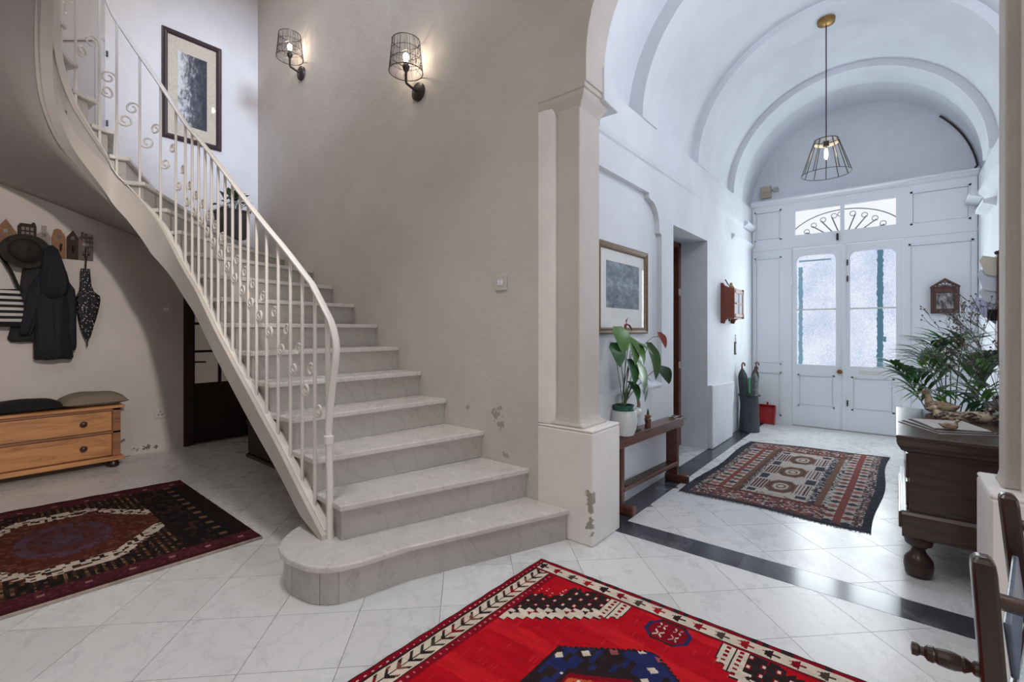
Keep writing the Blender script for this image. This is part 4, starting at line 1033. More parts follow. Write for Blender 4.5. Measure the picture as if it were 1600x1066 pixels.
# jackets
navy = flat('navy_jacket_cloth', rgb(24,25,34), .85, 0, .25, 22, .25)
def hang(y0, secs, x_base, seed, n=36):
    """secs: (z, half width, depth, y shift)"""
    rn = random.Random(seed); ph = rn.uniform(0, 6); mb = MB(); rows = []
    for z, w_, d, dy in secs:
        r = []
        for i in range(n):
            a = 2*PI*i/n; c, s = math.cos(a), math.sin(a)
            fold = 1+.15*math.sin(6*a+ph+z*4)+.10*math.sin(11*a+z*9+ph)
            r.append((x_base+d+d*s*fold*.95, y0+dy+w_*math.copysign(abs(c)**.75, c), z+.004*math.sin(5*a+ph)))
        rows.append(r)
    return mb.rings(rows)
jk = thing('jacket', 'navy hooded jacket hanging from the coat rack', 'jacket', (X0+.02, .60, .95))
obj('body', hang(.555, [(.945,.112,.055,.022),(.96,.122,.065,.02),(1.06,.115,.075,.012),(1.2,.108,.07,.008),(1.35,.115,.078,0),(1.48,.125,.07,-.004),(1.56,.118,.06,-.006),(1.63,.09,.05,-.01),(1.68,.05,.04,-.01)], X0+.02, 4), navy, jk, smooth=80)
obj('hood', hang(.57, [(1.46,.06,.06,0),(1.52,.085,.08,0),(1.60,.092,.085,.004),(1.68,.082,.075,.0),(1.76,.068,.06,-.006),(1.83,.056,.05,-.012),(1.885,.045,.04,-.016),(1.915,.02,.022,-.018)], X0+.045, 9), navy, jk, smooth=80)
obj('sleeve', hang(.675, [(1.02,.035,.04,.0),(1.06,.042,.045,.0),(1.25,.045,.05,-.005),(1.45,.05,.05,-.01),(1.55,.05,.05,-.02),(1.605,.03,.035,-.03)], X0+.03, 12), navy, jk, smooth=80)
obj('sleeve', hang(.455, [(1.16,.036,.04,-.05),(1.2,.042,.045,-.045),(1.35,.05,.05,-.015),(1.5,.05,.05,.01),(1.58,.045,.04,.03)], X0+.05, 15), navy, jk, smooth=80)
obj('zip', MB().tube([(X0+.165,.56,1.48),(X0+.168,.565,1.3),(X0+.165,.572,1.1),(X0+.150,.578,.96)], .004, 4), M['black'], jk)
j2 = thing('jacket', 'dark grey jacket hanging half hidden behind the navy hooded jacket', 'jacket', (X0+.01, .5, 1.1))
obj('body', hang(.47, [(1.10,.10,.03,-.045),(1.13,.12,.035,-.045),(1.3,.11,.035,-.02),(1.5,.10,.035,.0),(1.7,.08,.03,.0),(1.86,.02,.02,.01)], X0+.006, 21), flat('charcoal_cloth', rgb(38,36,38), .9, 0, .2, 24, .2), j2, smooth=80)
obj('button', MB().sph((X0+.075,.425,1.21), .012), M['plastic'], j2)
# umbrella
def dots(name):
    m, nt, b = new_mat(name); b.inputs['Roughness'].default_value = .7
    v = N(nt, 'ShaderNodeTexVoronoi', i_Scale=55.); nt.links.new(coords(nt), v.inputs['Vector'])
    nt.links.new(ramp(nt, v.outputs['Distance'], [(.22, rgb(190,186,190)), (.30, rgb(20,19,24))]), b.inputs['Base Color']); return m
um = thing('umbrella', 'black folded umbrella with white dots hanging at the right of the rack', 'umbrella', (X0+.06, .79, 1.05))
rows = []
for z, r, dy in ((1.10,.006,.005),(1.14,.022,.005),(1.22,.040,.003),(1.34,.062,.008),(1.45,.075,.012),(1.50,.072,.012),(1.54,.045,.0),(1.60,.034,-.005),(1.70,.030,-.008),(1.74,.028,-.008)):
    rows.append([(X0+.07+r*.7*math.sin(2*PI*i/24)*(1+.18*math.sin(16*PI*i/24)), .783+dy+r*math.cos(2*PI*i/24)*(1+.12*math.sin(16*PI*i/24)), z) for i in range(24)])
obj('canopy', MB().rings(rows), dots('dotted_umbrella_cloth'), um, smooth=80)
obj('shaft', MB().tube([(X0+.07,.775,1.72),(X0+.07,.782,1.86)], .006, 6), M['iron'], um)
obj('handle', MB().tube([(X0+.07,.782,1.85),(X0+.07,.786,1.93)], .011, 8).tube([(X0+.07,.76,1.875),(X0+.07,.81,1.88)], .008, 6), M['iron'], um, smooth=True)
obj('tip', MB().lathe([(.001,1.045),(.004,1.05),(.006,1.10)], (X0+.07,.788,0), 8), M['iron'], um)
# plant on the stairs
sp_ = thing('potted_plant', 'leafy plant in a dark square pot on the stair corner', 'plant', (-5.28, 1.86, 12*RZ))
zq = 12*RZ+.0005
pot = MB().rings([[(-5.28+sx*w_, 1.86+sy*w_, zq+z) for sx, sy in ((-1,-1),(1,-1),(1,1),(-1,1))] for w_, z in ((.10,0),(.125,.27),(.135,.27),(.135,.29),(.115,.29),(.112,.26))])
obj('pot', pot, flat('dark_brown_pot', rgb(48,36,34), .6), sp_)
obj('soil', MB().box(-5.385,1.755,zq+.25,-5.175,1.965,zq+.262), M['black'], sp_)
leafm = flat('deep_green_leaf', rgb(54,74,40), .5, 0, .3, 12)
def leaf_blade(base, tip, width, droop=.15, n=6, fold=.12, shape=None):
    base, tip = Vector(base), Vector(tip); d = tip-base; L__ = d.length
    side = d.cross(Vector((0,0,1))); side = side.normalized() if side.length > 1e-5 else Vector((1,0,0)); nrm = side.cross(d).normalized()
    v = []; f = []
    for i in range(n+1):
        t = i/n; w_ = width*((math.sin(PI*min(1, t**.75*.97+.03))) if not shape else shape(t)); c = base+d*t+nrm*L__*droop*math.sin(PI*t)
        v += [c-side*w_/2+nrm*fold*w_, c, c+side*w_/2+nrm*fold*w_]
    for i in range(n):
        a = i*3; f += [(a, a+1, a+4, a+3), (a+1, a+2, a+5, a+4)]
    return MB().add(v, f)
rn = random.Random(11)
for i in range(26):
    a = rn.uniform(0, 2*PI); r = rn.uniform(.05, .24); z = zq+rn.uniform(.32, .50); b = (-5.28+.04*math.cos(a), 1.86+.04*math.sin(a), zq+.27)
    t = (max(-5.60, -5.28+r*math.cos(a)), min(2.22, 1.86+r*math.sin(a)), z)
    m_ = tuple(b[k]+(t[k]-b[k])*.45 for k in range(3)); m_ = (m_[0], m_[1], m_[2]+.05)
    sm = obj('stem', MB().tube([b, m_, tuple(m_[k]+(t[k]-m_[k])*.2 for k in range(3))], .003, 4), leafm, sp_)
    obj('leaf', leaf_blade(m_, t, rn.uniform(.05,.085), .12), leafm, sm, smooth=80)
# ------------------------------------------------------------------ hall bench and what stands on it
bn = thing('bench', 'narrow dark wooden bench with trestle ends against the left hall wall', 'bench', (-1.38, 3.2, 0))
ang = math.atan2(.05, 1.0)
def bw(x, y):  # bench is turned a little from the wall: local x outward, y along
    return (-1.345+x*1.0+(y-3.2)*.055, y)
def bbox(x0, y0, z0, x1, y1, z1):
    q = [bw(x0,y0), bw(x1,y0), bw(x1,y1), bw(x0,y1)]
    return MB().prism(q, z0, z1)
obj('top_board', bbox(-.10, 2.66, .475, .0, 3.80, .50), M['red_wood'], bn, bevel=.005)
obj('apron', bbox(-.02, 2.70, .425, -.003, 3.77, .475), M['red_wood'], bn, bevel=.003)
for y in (2.80, 3.66):
    lg = obj('trestle_leg', bbox(-.095, y-.018, .06, -.005, y+.022, .475), M['red_wood'], bn, bevel=.004)
    obj('foot', bbox(-.105, y-.025, .0, .075, y+.03, .062), M['red_wood'], lg, bevel=.012)
sl = obj('lower_rail', bbox(-.085, 2.81, .135, .0, 3.66, .16), M['red_wood'], bn, bevel=.004)
for i in range(26):
    y = 2.86+i*.03; obj('notch_strip', bbox(-.07, y, .16, -.01, y+.015, .166), M['oak'], sl)
# anthurium
ZB = .5005
an = thing('potted_anthurium', 'potted anthurium with one red bloom on the hall bench', 'plant', (-1.40, 2.86, ZB))
ac_ = (-1.395, 2.855)
ceramic = flat('white_ribbed_ceramic', rgb(208,210,210), .35)
rows = []
for i, (r, z) in enumerate(((.055,0),(.066,.004),(.078,.05),(.083,.10),(.080,.145),(.074,.165),(.068,.165),(.066,.14))):
    rows.append([(ac_[0]+(r+(.006 if (j+(i % 2)) % 2 else -.004)*(1 if 1 < i < 6 else 0))*math.cos(2*PI*j/28), ac_[1]+(r+(.006 if (j+(i % 2)) % 2 else -.004)*(1 if 1 < i < 6 else 0))*math.sin(2*PI*j/28), ZB+z) for j in range(28)])
obj('pot', MB().rings(rows), ceramic, an, smooth=20)
obj('inner_pot', MB().lathe([(.06,.14),(.062,.19),(.069,.192),(.069,.20),(.060,.20),(.058,.185),(.0,.18)], (ac_[0], ac_[1], ZB), 24), flat('green_plastic_pot', rgb(40,92,80), .45), an, smooth=True)
obj('soil', MB().lathe([(.056,.18),(.057,.188),(.03,.194),(.0,.196)], (ac_[0], ac_[1], ZB), 16), M['black'], an)
gl = [flat('anthurium_leaf_green', rgb(74,112,52), .32, 0, .2, 14), flat('anthurium_leaf_deep_green', rgb(44,84,46), .32, 0, .2, 14)]
stm = flat('green_stem', rgb(94,112,76), .5)
heart = lambda t: (1.0 if t < .02 else min(1, .55+2.2*t)*(1-t**1.9)**.8)
heart2 = lambda t: min(1, .45+1.9*t)*max(0, 1-t**2)**.75
def anth_leaf(y, z, x, w_, l, hang_, m, dirv=None):
    """leaf whose base is at (x,y,z); blade hangs down-outward"""
    b = (ac_[0]+.01*math.sin(y*40), ac_[1]+.015*math.cos(y*30), ZB+.19)
    p = Vector((x, y, z)); mid = Vector(b).lerp(p, .55)+Vector((0, (y-ac_[1])*.05, .03))
    s_ = obj('stem', MB().tube([b, tuple(Vector(b).lerp(mid, .5)+Vector((0,0,.015))), tuple(mid), tuple(p)], .0028, 5), stm, an)
    d = Vector(dirv) if dirv else Vector((.35, (y-ac_[1])*1.2, -hang_)); d.normalize()
    obj('leaf', leaf_blade(p-d*.02, p+d*l, w_, .10, 8, .10, heart2), m, s_, smooth=80)
L5 = [(2.70,1.20,-1.36,.11,.16,1.0,0),(2.66,1.10,-1.36,.10,.14,.9,1),(2.80,1.13,-1.33,.10,.16,1.2,0),(2.86,1.12,-1.34,.12,.17,.7,0),(2.93,1.10,-1.36,.11,.14,.2,0),(2.80,.99,-1.33,.09,.15,1.3,1),
      (2.88,.98,-1.32,.12,.20,1.4,0),(2.90,.90,-1.32,.12,.18,1.3,1),(2.83,.84,-1.33,.09,.11,.7,1),(2.99,.88,-1.34,.06,.09,.2,1)]
for y, z, x, w_, l, h_, m in L5: anth_leaf(y, z, x, w_*1.25, l*1.05, h_, gl[m])
anth_leaf(3.15, 1.09, -1.35, .13, .26, 0, gl[0], (.12, .22, -1.0)); anth_leaf(3.29, .925, -1.34, .14, .24, 0, gl[1], (.05, .85, -.62))
anth_leaf(2.74, .86, -1.30, .03, .05, 0, gl[1], (.1, -.8, .3))
bl = obj('flower_stem', MB().tube([(ac_[0],ac_[1],ZB+.19),(-1.37,2.93,.90),(-1.35,3.06,1.09),(-1.34,3.2,1.145),(-1.335,3.30,1.15)], .0026, 5), stm, an)
obj('bloom', leaf_blade((-1.335,3.30,1.18), (-1.31,3.365,1.06), .075, .08, 8, .1, heart2), flat('anthurium_red', rgb(176,72,56), .3, 0, .15, 20), bl, smooth=80)
b2 = obj('flower_stem', MB().tube([(ac_[0],ac_[1],ZB+.19),(-1.39,2.87,1.0),(-1.385,2.875,1.245)], .0026, 5), stm, an)
for dy, dz in ((-.055,-.05),(.055,-.055),(.0,.04)): obj('faded_bloom', leaf_blade((-1.385,2.875,1.24), (-1.37,2.875+dy,1.24+dz), .022, .1, 5), flat('faded_bloom_brown', rgb(124,52,44), .6), b2, smooth=80)
# figurines
def skin_tube(parts): 
    mb = MB()
    for pts, r in parts: mb.tube(pts, r, 10)
    return mb
fg = thing('bird_figurine', 'white wading bird figurine with curved brown neck on the bench', 'figurine', (-1.375, 2.995, ZB))
fx, fy = -1.372, 2.995
obj('body', MB().lathe([(.002,-.055),(.018,-.045),(.030,-.02),(.033,.01),(.026,.035),(.010,.055),(.002,.062)], (fx, fy, ZB+.135), 14, 'y'), ceramic, fg, smooth=True)
obj('neck', MB().tube([(fx,fy+.03,ZB+.15),(fx,fy+.048,ZB+.18),(fx,fy+.035,ZB+.215),(fx,fy+.02,ZB+.24),(fx,fy+.026,ZB+.268),(fx,fy+.042,ZB+.268),(fx,fy+.052,ZB+.25),(fx,fy+.054,ZB+.225)], [.014,.012,.010,.010,.013,.013,.008,.003], 10), flat('pinkish_brown_paint', rgb(140,112,104), .45), fg, smooth=True)
for dy in (-.008,.012): obj('leg', MB().tube([(fx,fy+dy,ZB+.11),(fx,fy+dy,ZB+.004)], .0045, 6), M['iron'], fg)
obj('base', MB().lathe([(.026,0),(.026,.006),(.02,.009)], (fx, fy, ZB), 14), M['iron'], fg)
bl_ = thing('bell_figurine', 'small dark bell shaped wooden figure on the middle of the bench', 'figurine', (-1.36, 3.17, ZB))
obj('body', MB().lathe([(.022,0),(.024,.006),(.020,.03),(.023,.05),(.026,.062),(.016,.076)], (-1.362,3.17,ZB), 16), M['red_wood'], bl_, smooth=True)
obj('collar', MB().lathe([(.016,.074),(.024,.078),(.024,.086),(.010,.094)], (-1.362,3.17,ZB), 16), M['brass'], bl_, smooth=True)
obj('top', MB().lathe([(.008,.092),(.009,.105),(.006,.12),(.008,.126),(.002,.134)], (-1.362,3.17,ZB), 12), M['oak'], bl_, smooth=True)
def pawn(y, x, label, h=.055):
    t = thing('small_figurine', label, 'figurine', (x, y, ZB))
    obj('body', MB().lathe([(.011,0),(.012,.004),(.006,.012),(.005,h*.6),(.008,h*.66),(.004,h*.72)], (x, y, ZB), 12), M['oak'], t, smooth=True)
    obj('head', MB().sph((x, y, ZB+h*.84), h*.17), M['oak'], t, smooth=True)
pawn(2.915, -1.366, 'small dark standing figure on the bench in front of the white pot')
tag(obj('pebble', MB().sph((-1.375, 3.06, ZB+.006), .012, 10, 6, 1, 1.3, .5), M['oak'], smooth=True), 'small dark pebble on the bench beside the bird figurine', 'pebble')
ky = thing('key_bunch', 'bunch of dark keys at the far end of the bench', 'keys', (-1.35, 3.6, ZB))
obj('ring', MB().tube([(-1.35+.025*math.cos(2*PI*i/20), 3.60+.03*math.sin(2*PI*i/20), ZB+.004) for i in range(20)], .003, 5, True), M['brass'], ky)
for i in range(5):
    a = -.9+i*.55; p = Vector((-1.35+.028*math.cos(a+1.2), 3.60+.033*math.sin(a+1.2), ZB+.004+.002*i)); e = p+Vector((.032*math.cos(a+1.2), .07*math.sin(a+1.2), .001))
    obj('key', MB().tube([tuple(p), tuple(e)], .0035, 5).lathe([(.0,-.002),(.012,-.002),(.012,.002),(.0,.002)], tuple(p), 10).obox(e, (.006,0,0),(0,.008,0),(0,0,.0015)), M['iron'] if i % 2 else M['plastic'], ky)

# ------------------------------------------------------------------ key cabinet, thermometer, umbrella stand, dustpan
kc = thing('wall_cabinet', 'small red-brown wooden wall cabinet with glazed door', 'cabinet', (-1.455, 5.51, 1.3))
kx0, kx1, ky0, ky1 = -1.459, -1.322, 5.31, 5.715
side = [(kx0,1.27),(kx0+.035,1.262),(kx0+.05,1.30),(kx0+.075,1.318),(kx1,1.318),(kx1,1.645),(kx0+.085,1.645),(kx0+.06,1.665),(kx0+.04,1.672),(kx0+.025,1.70),(kx0,1.705)]
rw = flat('red_brown_wood', rgb(124,62,46), .45, 0, .2, 30)
obj('side_board', MB().prism(side, ky0, ky0+.016, 'xz'), rw, kc, bevel=.003); obj('side_board', MB().prism(side, ky1-.016, ky1, 'xz'), rw, kc, bevel=.003)
obj('carcass', MB().box(kx0, ky0+.016, 1.318, kx0+.012, ky1-.016, 1.66).box(kx0, ky0+.016, 1.318, kx1-.016, ky1-.016, 1.332).box(kx0, ky0+.016, 1.628, kx1-.016, ky1-.016, 1.642), rw, kc)
dd = obj('door', MB().box(kx1-.014, ky0+.018, 1.335, kx1, ky0+.055, 1.626).box(kx1-.014, ky1-.055, 1.335, kx1, ky1-.018, 1.626).box(kx1-.014, ky0+.018, 1.335, kx1, ky1-.018, 1.37).box(kx1-.014, ky0+.018, 1.592, kx1, ky1-.018, 1.626), rw, kc, bevel=.002)
obj('glazing_bar', MB().box(kx1-.011, 5.505, 1.37, kx1-.002, 5.52, 1.592).box(kx1-.011, ky0+.055, 1.475, kx1-.002, ky1-.055, 1.49), rw, dd)
obj('pane', MB().box(kx1-.009, ky0+.055, 1.37, kx1-.006, ky1-.055, 1.592), flat('pale_cabinet_glass', rgb(196,204,212), .1), dd)
obj('knob', MB().sph((kx1+.008, ky0+.035, 1.48), .008), M['brass'], dd)
for y in (ky0+.1, ky1-.1): obj('peg', MB().tube([(kx0+.06,y,1.318),(kx0+.06,y,1.29)], .009, 8), rw, kc)
gb = thing('gourd_figure', 'small ochre gourd figure standing on the wall cabinet', 'figurine', (-1.40, 5.45, 1.646))
obj('body', MB().lathe([(.0,0),(.022,.004),(.028,.02),(.02,.036),(.012,.042),(.016,.052),(.012,.066),(.001,.07)], (-1.395,5.47,1.646), 12), flat('ochre_paint', rgb(178,150,96), .6), gb, smooth=True)
obj('stick', MB().tube([(-1.39,5.45,1.665),(-1.40,5.36,1.69),(-1.41,5.30,1.735)], .006, 6), M['iron'], gb)
tm = thing('thermometer', 'small dark hanging thermometer below the wall cabinet', 'thermometer', (-1.455, 5.88, .9))
obj('back_plate', MB().box(-1.459, 5.85, .905, -1.448, 5.915, 1.055), M['iron'], tm, bevel=.003)
obj('scale', MB().box(-1.4485, 5.868, .925, -1.446, 5.898, 1.035), M['plastic'], tm)
obj('hanger', MB().tube([(-1.452,5.865,1.055),(-1.453,5.882,1.12),(-1.452,5.9,1.055)], .002, 4).sph((-1.455,5.882,1.13), .006), M['iron'], tm)
us = thing('umbrella_stand', 'dark grey tapering umbrella stand in the corner by the door', 'umbrella stand', (-1.34, 6.02, 0))
ux, uy = -1.335, 6.02
slate = flat('slate_grey_metal', rgb(66,70,76), .5, .1)
obj('bin', MB().lathe([(.0,0),(.108,0),(.112,.01),(.11,.02),(.095,.40),(.098,.415),(.092,.415),(.085,.03),(.0,.02)], (ux, uy, 0), 24), slate, us, smooth=True)
obj('ring_handle', MB().tube([(ux+.115*math.cos(2*PI*i/24), uy+.115*math.sin(2*PI*i/24), .425) for i in range(24)], .006, 6, True), M['iron'], us)
def um2(x, y, top, label, mat, r=.035, lean=(0,0)):
    t = thing('umbrella', label, 'umbrella', (x, y, .03)); rows = []
    for z, k in ((.05,.15),(.12,.5),(.35,.9),(top-.16,1.0),(top-.12,.85),(top-.08,.45),(top-.06,.25)):
        rows.append([(x+lean[0]*z+r*k*math.cos(2*PI*i/16)*(1+.2*math.sin(8*PI*i/16)), y+lean[1]*z+r*k*math.sin(2*PI*i/16)*(1+.2*math.sin(8*PI*i/16)), z) for i in range(16)])
    obj('canopy', MB().rings(rows), mat, t, smooth=80)
    hx_, hy_ = x+lean[0]*top, y+lean[1]*top
    obj('handle', MB().tube([(hx_,hy_,top-.08),(hx_,hy_,top-.01),(hx_+.01,hy_+.012,top+.01),(hx_+.02,hy_+.03,top),(hx_+.022,hy_+.035,top-.03)], .009, 7), M['red_wood'], t, smooth=True)
um2(ux-.03, uy-.045, .80, 'charcoal furled umbrella at the left of the umbrella stand', flat('charcoal_umbrella', rgb(62,66,72), .8), .042, (-.04,-.04))
um2(ux+.045, uy-.01, .76, 'patterned grey furled umbrella in the middle of the umbrella stand', flat('grey_patterned_umbrella', rgb(104,108,106), .8, 0, .5, 40), .036, (.02,.0))
um2(ux+.01, uy+.055, .80, 'black furled umbrella at the right of the umbrella stand', M['black'], .036, (.05,.06))
tag(obj('green_board', MB().box(-1.415, 6.30, .005, -1.40, 6.62, .60), flat('green_plastic', rgb(52,128,84), .5), bevel=.006), 'green board standing behind the umbrella stand', 'board')
dp = thing('dustpan', 'red plastic dustpan leaning on the door panelling', 'dustpan', (-1.27, 6.60, 0))
rp_ = flat('red_plastic', rgb(176,26,36), .4)
def pan(u, v): return (-1.365+.19*u, 6.60+.085*v+.0, .004+.225*v)
obj('pan', MB().obox((-1.27,6.645,.115), (.095,0,0), (0,.04,.107), (0,-.006,.002)), rp_, dp, bevel=.004)
obj('rim', MB().obox((-1.362,6.63,.118), (.004,0,0), (0,.045,.112), (0,-.03,.012)).obox((-1.178,6.63,.118), (.004,0,0), (0,.045,.112), (0,-.03,.012)).obox((-1.27,6.672,.228), (.096,0,0), (0,.03,-.012), (0,.002,.004)), rp_, dp, bevel=.003)
obj('grip', MB().tube([(-1.27,6.68,.22),(-1.27,6.69,.27)], .012, 8), rp_, dp)
# house shaped frame on the door panel
hf = thing('house_frame', 'house shaped dark wooden frame with a small picture by the front door', 'picture', (.397, 6.735, 1.37))
mah = wood('dark_red_frame_wood', rgb(52,28,26), rgb(92,54,48), .4, 'z', 8)
hp = [(.286,1.37),(.51,1.37),(.51,1.65),(.398,1.735),(.286,1.65)]
mb = MB(); y0, y1 = 6.68, 6.73
mb.box(.286,y0,1.37,.33,y1,1.64).box(.466,y0,1.37,.51,y1,1.64).box(.33,y0,1.37,.466,y1,1.42).box(.33,y0,1.585,.466,y1,1.64)
mb.prism([(.28,1.64),(.516,1.64),(.516,1.655),(.487,1.655),(.309,1.655),(.28,1.655)], y0-.006, y1, 'xz')
mb.prism([(.28,1.655),(.312,1.655),(.398,1.715),(.484,1.655),(.516,1.655),(.398,1.742)], y0-.006, y1, 'xz')
obj('frame', mb, mah, hf, bevel=.003)
obj('back', MB().prism([(.30,1.38),(.50,1.38),(.50,1.65),(.398,1.725),(.30,1.65)], y0+.014, y0+.02, 'xz'), M['white'], hf)
obj('picture', MB().box(.328, 6.688, 1.418, .468, 6.693, 1.588), gorge('dim_flower_print'), hf)
fan = MB()
for k in range(5):
    a = PI*(k+.5)/5; fan.tube([(.398,6.69,1.655),(.398+.06*math.cos(a),6.69,1.655+.042*math.sin(a))], .004, 5)
fan.tube([(.398+.062*math.cos(PI*i/14),6.69,1.655+.044*math.sin(PI*i/14)) for i in range(15)], .0045, 5)
obj('fan_tracery', fan, mah, hf)

# ------------------------------------------------------------------ chest of drawers in the hall
cd = thing('chest_of_drawers', 'dark walnut chest of drawers on turned feet against the right hall wall', 'chest', (.32, 3.45, 0))
cx0, cx1, cy0, cy1 = .05, .648, 2.99, 3.93
obj('top_board', MB().box(.0, 2.92, .668, .649, 3.985, .69), M['oak'], cd, bevel=.006)
pr_ = [(0,.668),(.004,.645),(.02,.615),(.045,.60),(.05,.585)]
secs = [[(d, 2.925+d*1.2, z), (.648, 2.925+d*1.2, z), (.648, 3.98-d, z), (d, 3.98-d, z)] for d, z in pr_]
obj('frieze', MB().rings(secs), M['oak'], cd, smooth=30)
obj('side_panel', MB().box(cx0, 2.988, .30, cx1, 3.03, .585), M['oak'], cd, bevel=.003)
obj('carcass', MB().box(cx0, 3.03, .30, cx1, 3.925, .585), M['oakz'], cd)
obj('plinth', MB().box(.022, 2.965, .19, .648, 3.95, .30).prism([(2.96,.295),(3.955,.295),(3.945,.315),(2.972,.315)], .018, .648, 'yz'), M['oak'], cd, bevel=.005)
for z0, z1 in ((.205,.285),(.32,.44),(.455,.58)):
    xf = .022 if z0 < .3 else cx0
    dr = obj('drawer', MB().box(xf-.012, 3.05, z0, xf+.01, 3.87, z1), M['oak'], cd, bevel=.005)
    obj('keyhole', MB().box(xf-.0135, 3.45, (z0+z1)/2-.012, xf-.011, 3.465, (z0+z1)/2+.012), M['brass'], dr)
for x in (.085, .585):
    for y in (3.015, 3.89): obj('turned_foot', MB().lathe([(.034,0),(.052,.008),(.058,.05),(.055,.08),(.044,.098),(.030,.115),(.026,.13),(.036,.145),(.052,.155),(.056,.175),(.056,.192)], (x, y, 0), 24), M['oakz'], cd, smooth=True)
ZT = .6905
# ducks
def feather(name, a, b, c, sc=40):
    m, nt, bb_ = new_mat(name); bb_.inputs['Roughness'].default_value = .55
    v = N(nt, 'ShaderNodeTexVoronoi', i_Scale=float(sc)); nt.links.new(coords(nt, (1, 1, 1.6)), v.inputs['Vector'])
    n = N(nt, 'ShaderNodeTexNoise', i_Scale=sc*.35, i_Detail=4.); nt.links.new(coords(nt), n.inputs['Vector'])
    x = N(nt, 'ShaderNodeMath', operation='MULTIPLY_ADD'); nt.links.new(v.outputs['Distance'], x.inputs[0]); x.inputs[1].default_value = .6; nt.links.new(n.outputs[0], x.inputs[2])
    nt.links.new(ramp(nt, x.outputs[0], [(.45, a), (.7, b), (.95, c)]), bb_.inputs['Base Color']); return m
def duck(label, c, yaw, s, mats, head_turn=0., neck=1., tilt=0.):
    t = thing('duck_figurine', label, 'figurine', c); ca, sa = math.cos(yaw), math.sin(yaw)
    def W_(x, y, z): return (c[0]+s*(x*ca-y*sa), c[1]+s*(x*sa+y*ca), c[2]+s*z)
    rows = []   # x forward, closed loft from tail to breast
    for x, w_, zb_, zt_ in ((-.175,.006,.085,.095),(-.16,.018,.07,.10),(-.12,.042,.03,.095),(-.07,.062,.006,.108),(0,.072,0,.118),(.055,.066,.002,.115),(.09,.048,.012,.105),(.11,.026,.03,.088),(.118,.006,.05,.065)):
        zc_, h_ = (zb_+zt_)/2, (zt_-zb_)/2
        rows.append([W_(x, w_*math.cos(2*PI*i/18), max(.0, zc_+h_*math.copysign(abs(math.sin(2*PI*i/18))**.85, math.sin(2*PI*i/18)))) for i in range(18)])
    obj('body', MB().rings(rows), mats[0], t, smooth=80)
    n = neck; hd = math.cos(head_turn), math.sin(head_turn)
    hx_, hz_ = .085+.012*n, .115+.075*n
    nk = [(.07,0,.085,.040),(.085,0,.11,.034),(.086,0,.11+.03*n,.026),(hx_-.004,0,hz_-.012,.024)]
    hp_ = [(hx_-.012,.016),(hx_,.028),(hx_+.018*1,.029),(hx_+.036,.022),(hx_+.048,.012)]
    o = MB(); o.tube([W_(x, y, z) for x, y, z, r in nk], [r*s for *_, r in nk], 12)
    obj('neck', o, mats[1], t, smooth=80)
    o = MB(); o.tube([W_(hx_+(x-hx_)*hd[0], (x-hx_)*hd[1], hz_+.008-(x-hx_)*.12) for x, r in hp_], [r*s for x, r in hp_], 12)
    obj('head', o, mats[1], t, smooth=80)
    o = MB(); o.tube([W_(hx_+d*hd[0], d*hd[1], hz_-z) for d, z in ((.040,.0),(.058,.004),(.082,.008),(.088,.008))], [.013*s,.0105*s,.011*s,.004*s], 10, flat=(1,.45))
    obj('bill', o, mats[2], t, smooth=80)
    for sgn in (-1, 1):
        e = W_(hx_+.022*hd[0]-sgn*.025*hd[1]*-1*0, .022*hd[1]+sgn*.024, hz_+.012); obj('eye', MB().sph(e, .005*s, 8, 5), M['black'], t)
        o = MB(); rows = []
        for x, w_, h_ in ((-.15,.004,.006),(-.11,.010,.026),(-.04,.013,.040),(.03,.012,.036),(.06,.004,.015)):
            yb = {-.15:.020,-.11:.047,-.04:.069,.03:.069,.06:.060}[x]
            rows.append([W_(x, sgn*(yb-.004+w_*max(-.2, math.cos(2*PI*i/12))), .070+h_*math.sin(2*PI*i/12)+(-.02 if x > 0 else .0)) for i in range(12)])
        obj('wing', o.rings(rows), mats[3], t, smooth=80)
    return t
horn = flat('pale_horn_bill', rgb(206,190,160), .4)
tan = feather('tan_feather_paint', rgb(78,60,46), rgb(146,122,92), rgb(190,170,140)); tan2 = feather('buff_head_paint', rgb(112,84,62), rgb(164,138,108), rgb(190,172,146), 24)
dkb = feather('dark_mottled_feather_paint', rgb(36,28,28), rgb(74,60,52), rgb(200,180,150), 60); cream = feather('cream_brown_paint', rgb(70,50,44), rgb(176,154,124), rgb(214,198,170), 26)
duck('pale brown wooden duck with raised head, furthest left on the chest', (.20, 3.83, ZT), PI*.80, .64, [tan, tan2, horn, tan], 0, .85)
duck('dark mottled duck lying behind the napkins on the chest', (.215, 3.50, ZT), PI*.95, .50, [dkb, cream, horn, dkb], .3, .35)
duck('brown speckled duck facing right on the chest', (.345, 3.60, ZT), -.2, .50, [cream, dkb, horn, dkb], 0, .3)
duck('grey green duck at the right end of the chest beside the pier', (.435, 3.60, ZT), PI*.75, .5, [feather('grey_green_paint', rgb(60,66,66), rgb(120,128,124), rgb(190,196,190)), flat('dark_green_head', rgb(36,52,48), .35), horn, dkb], 0, .25)
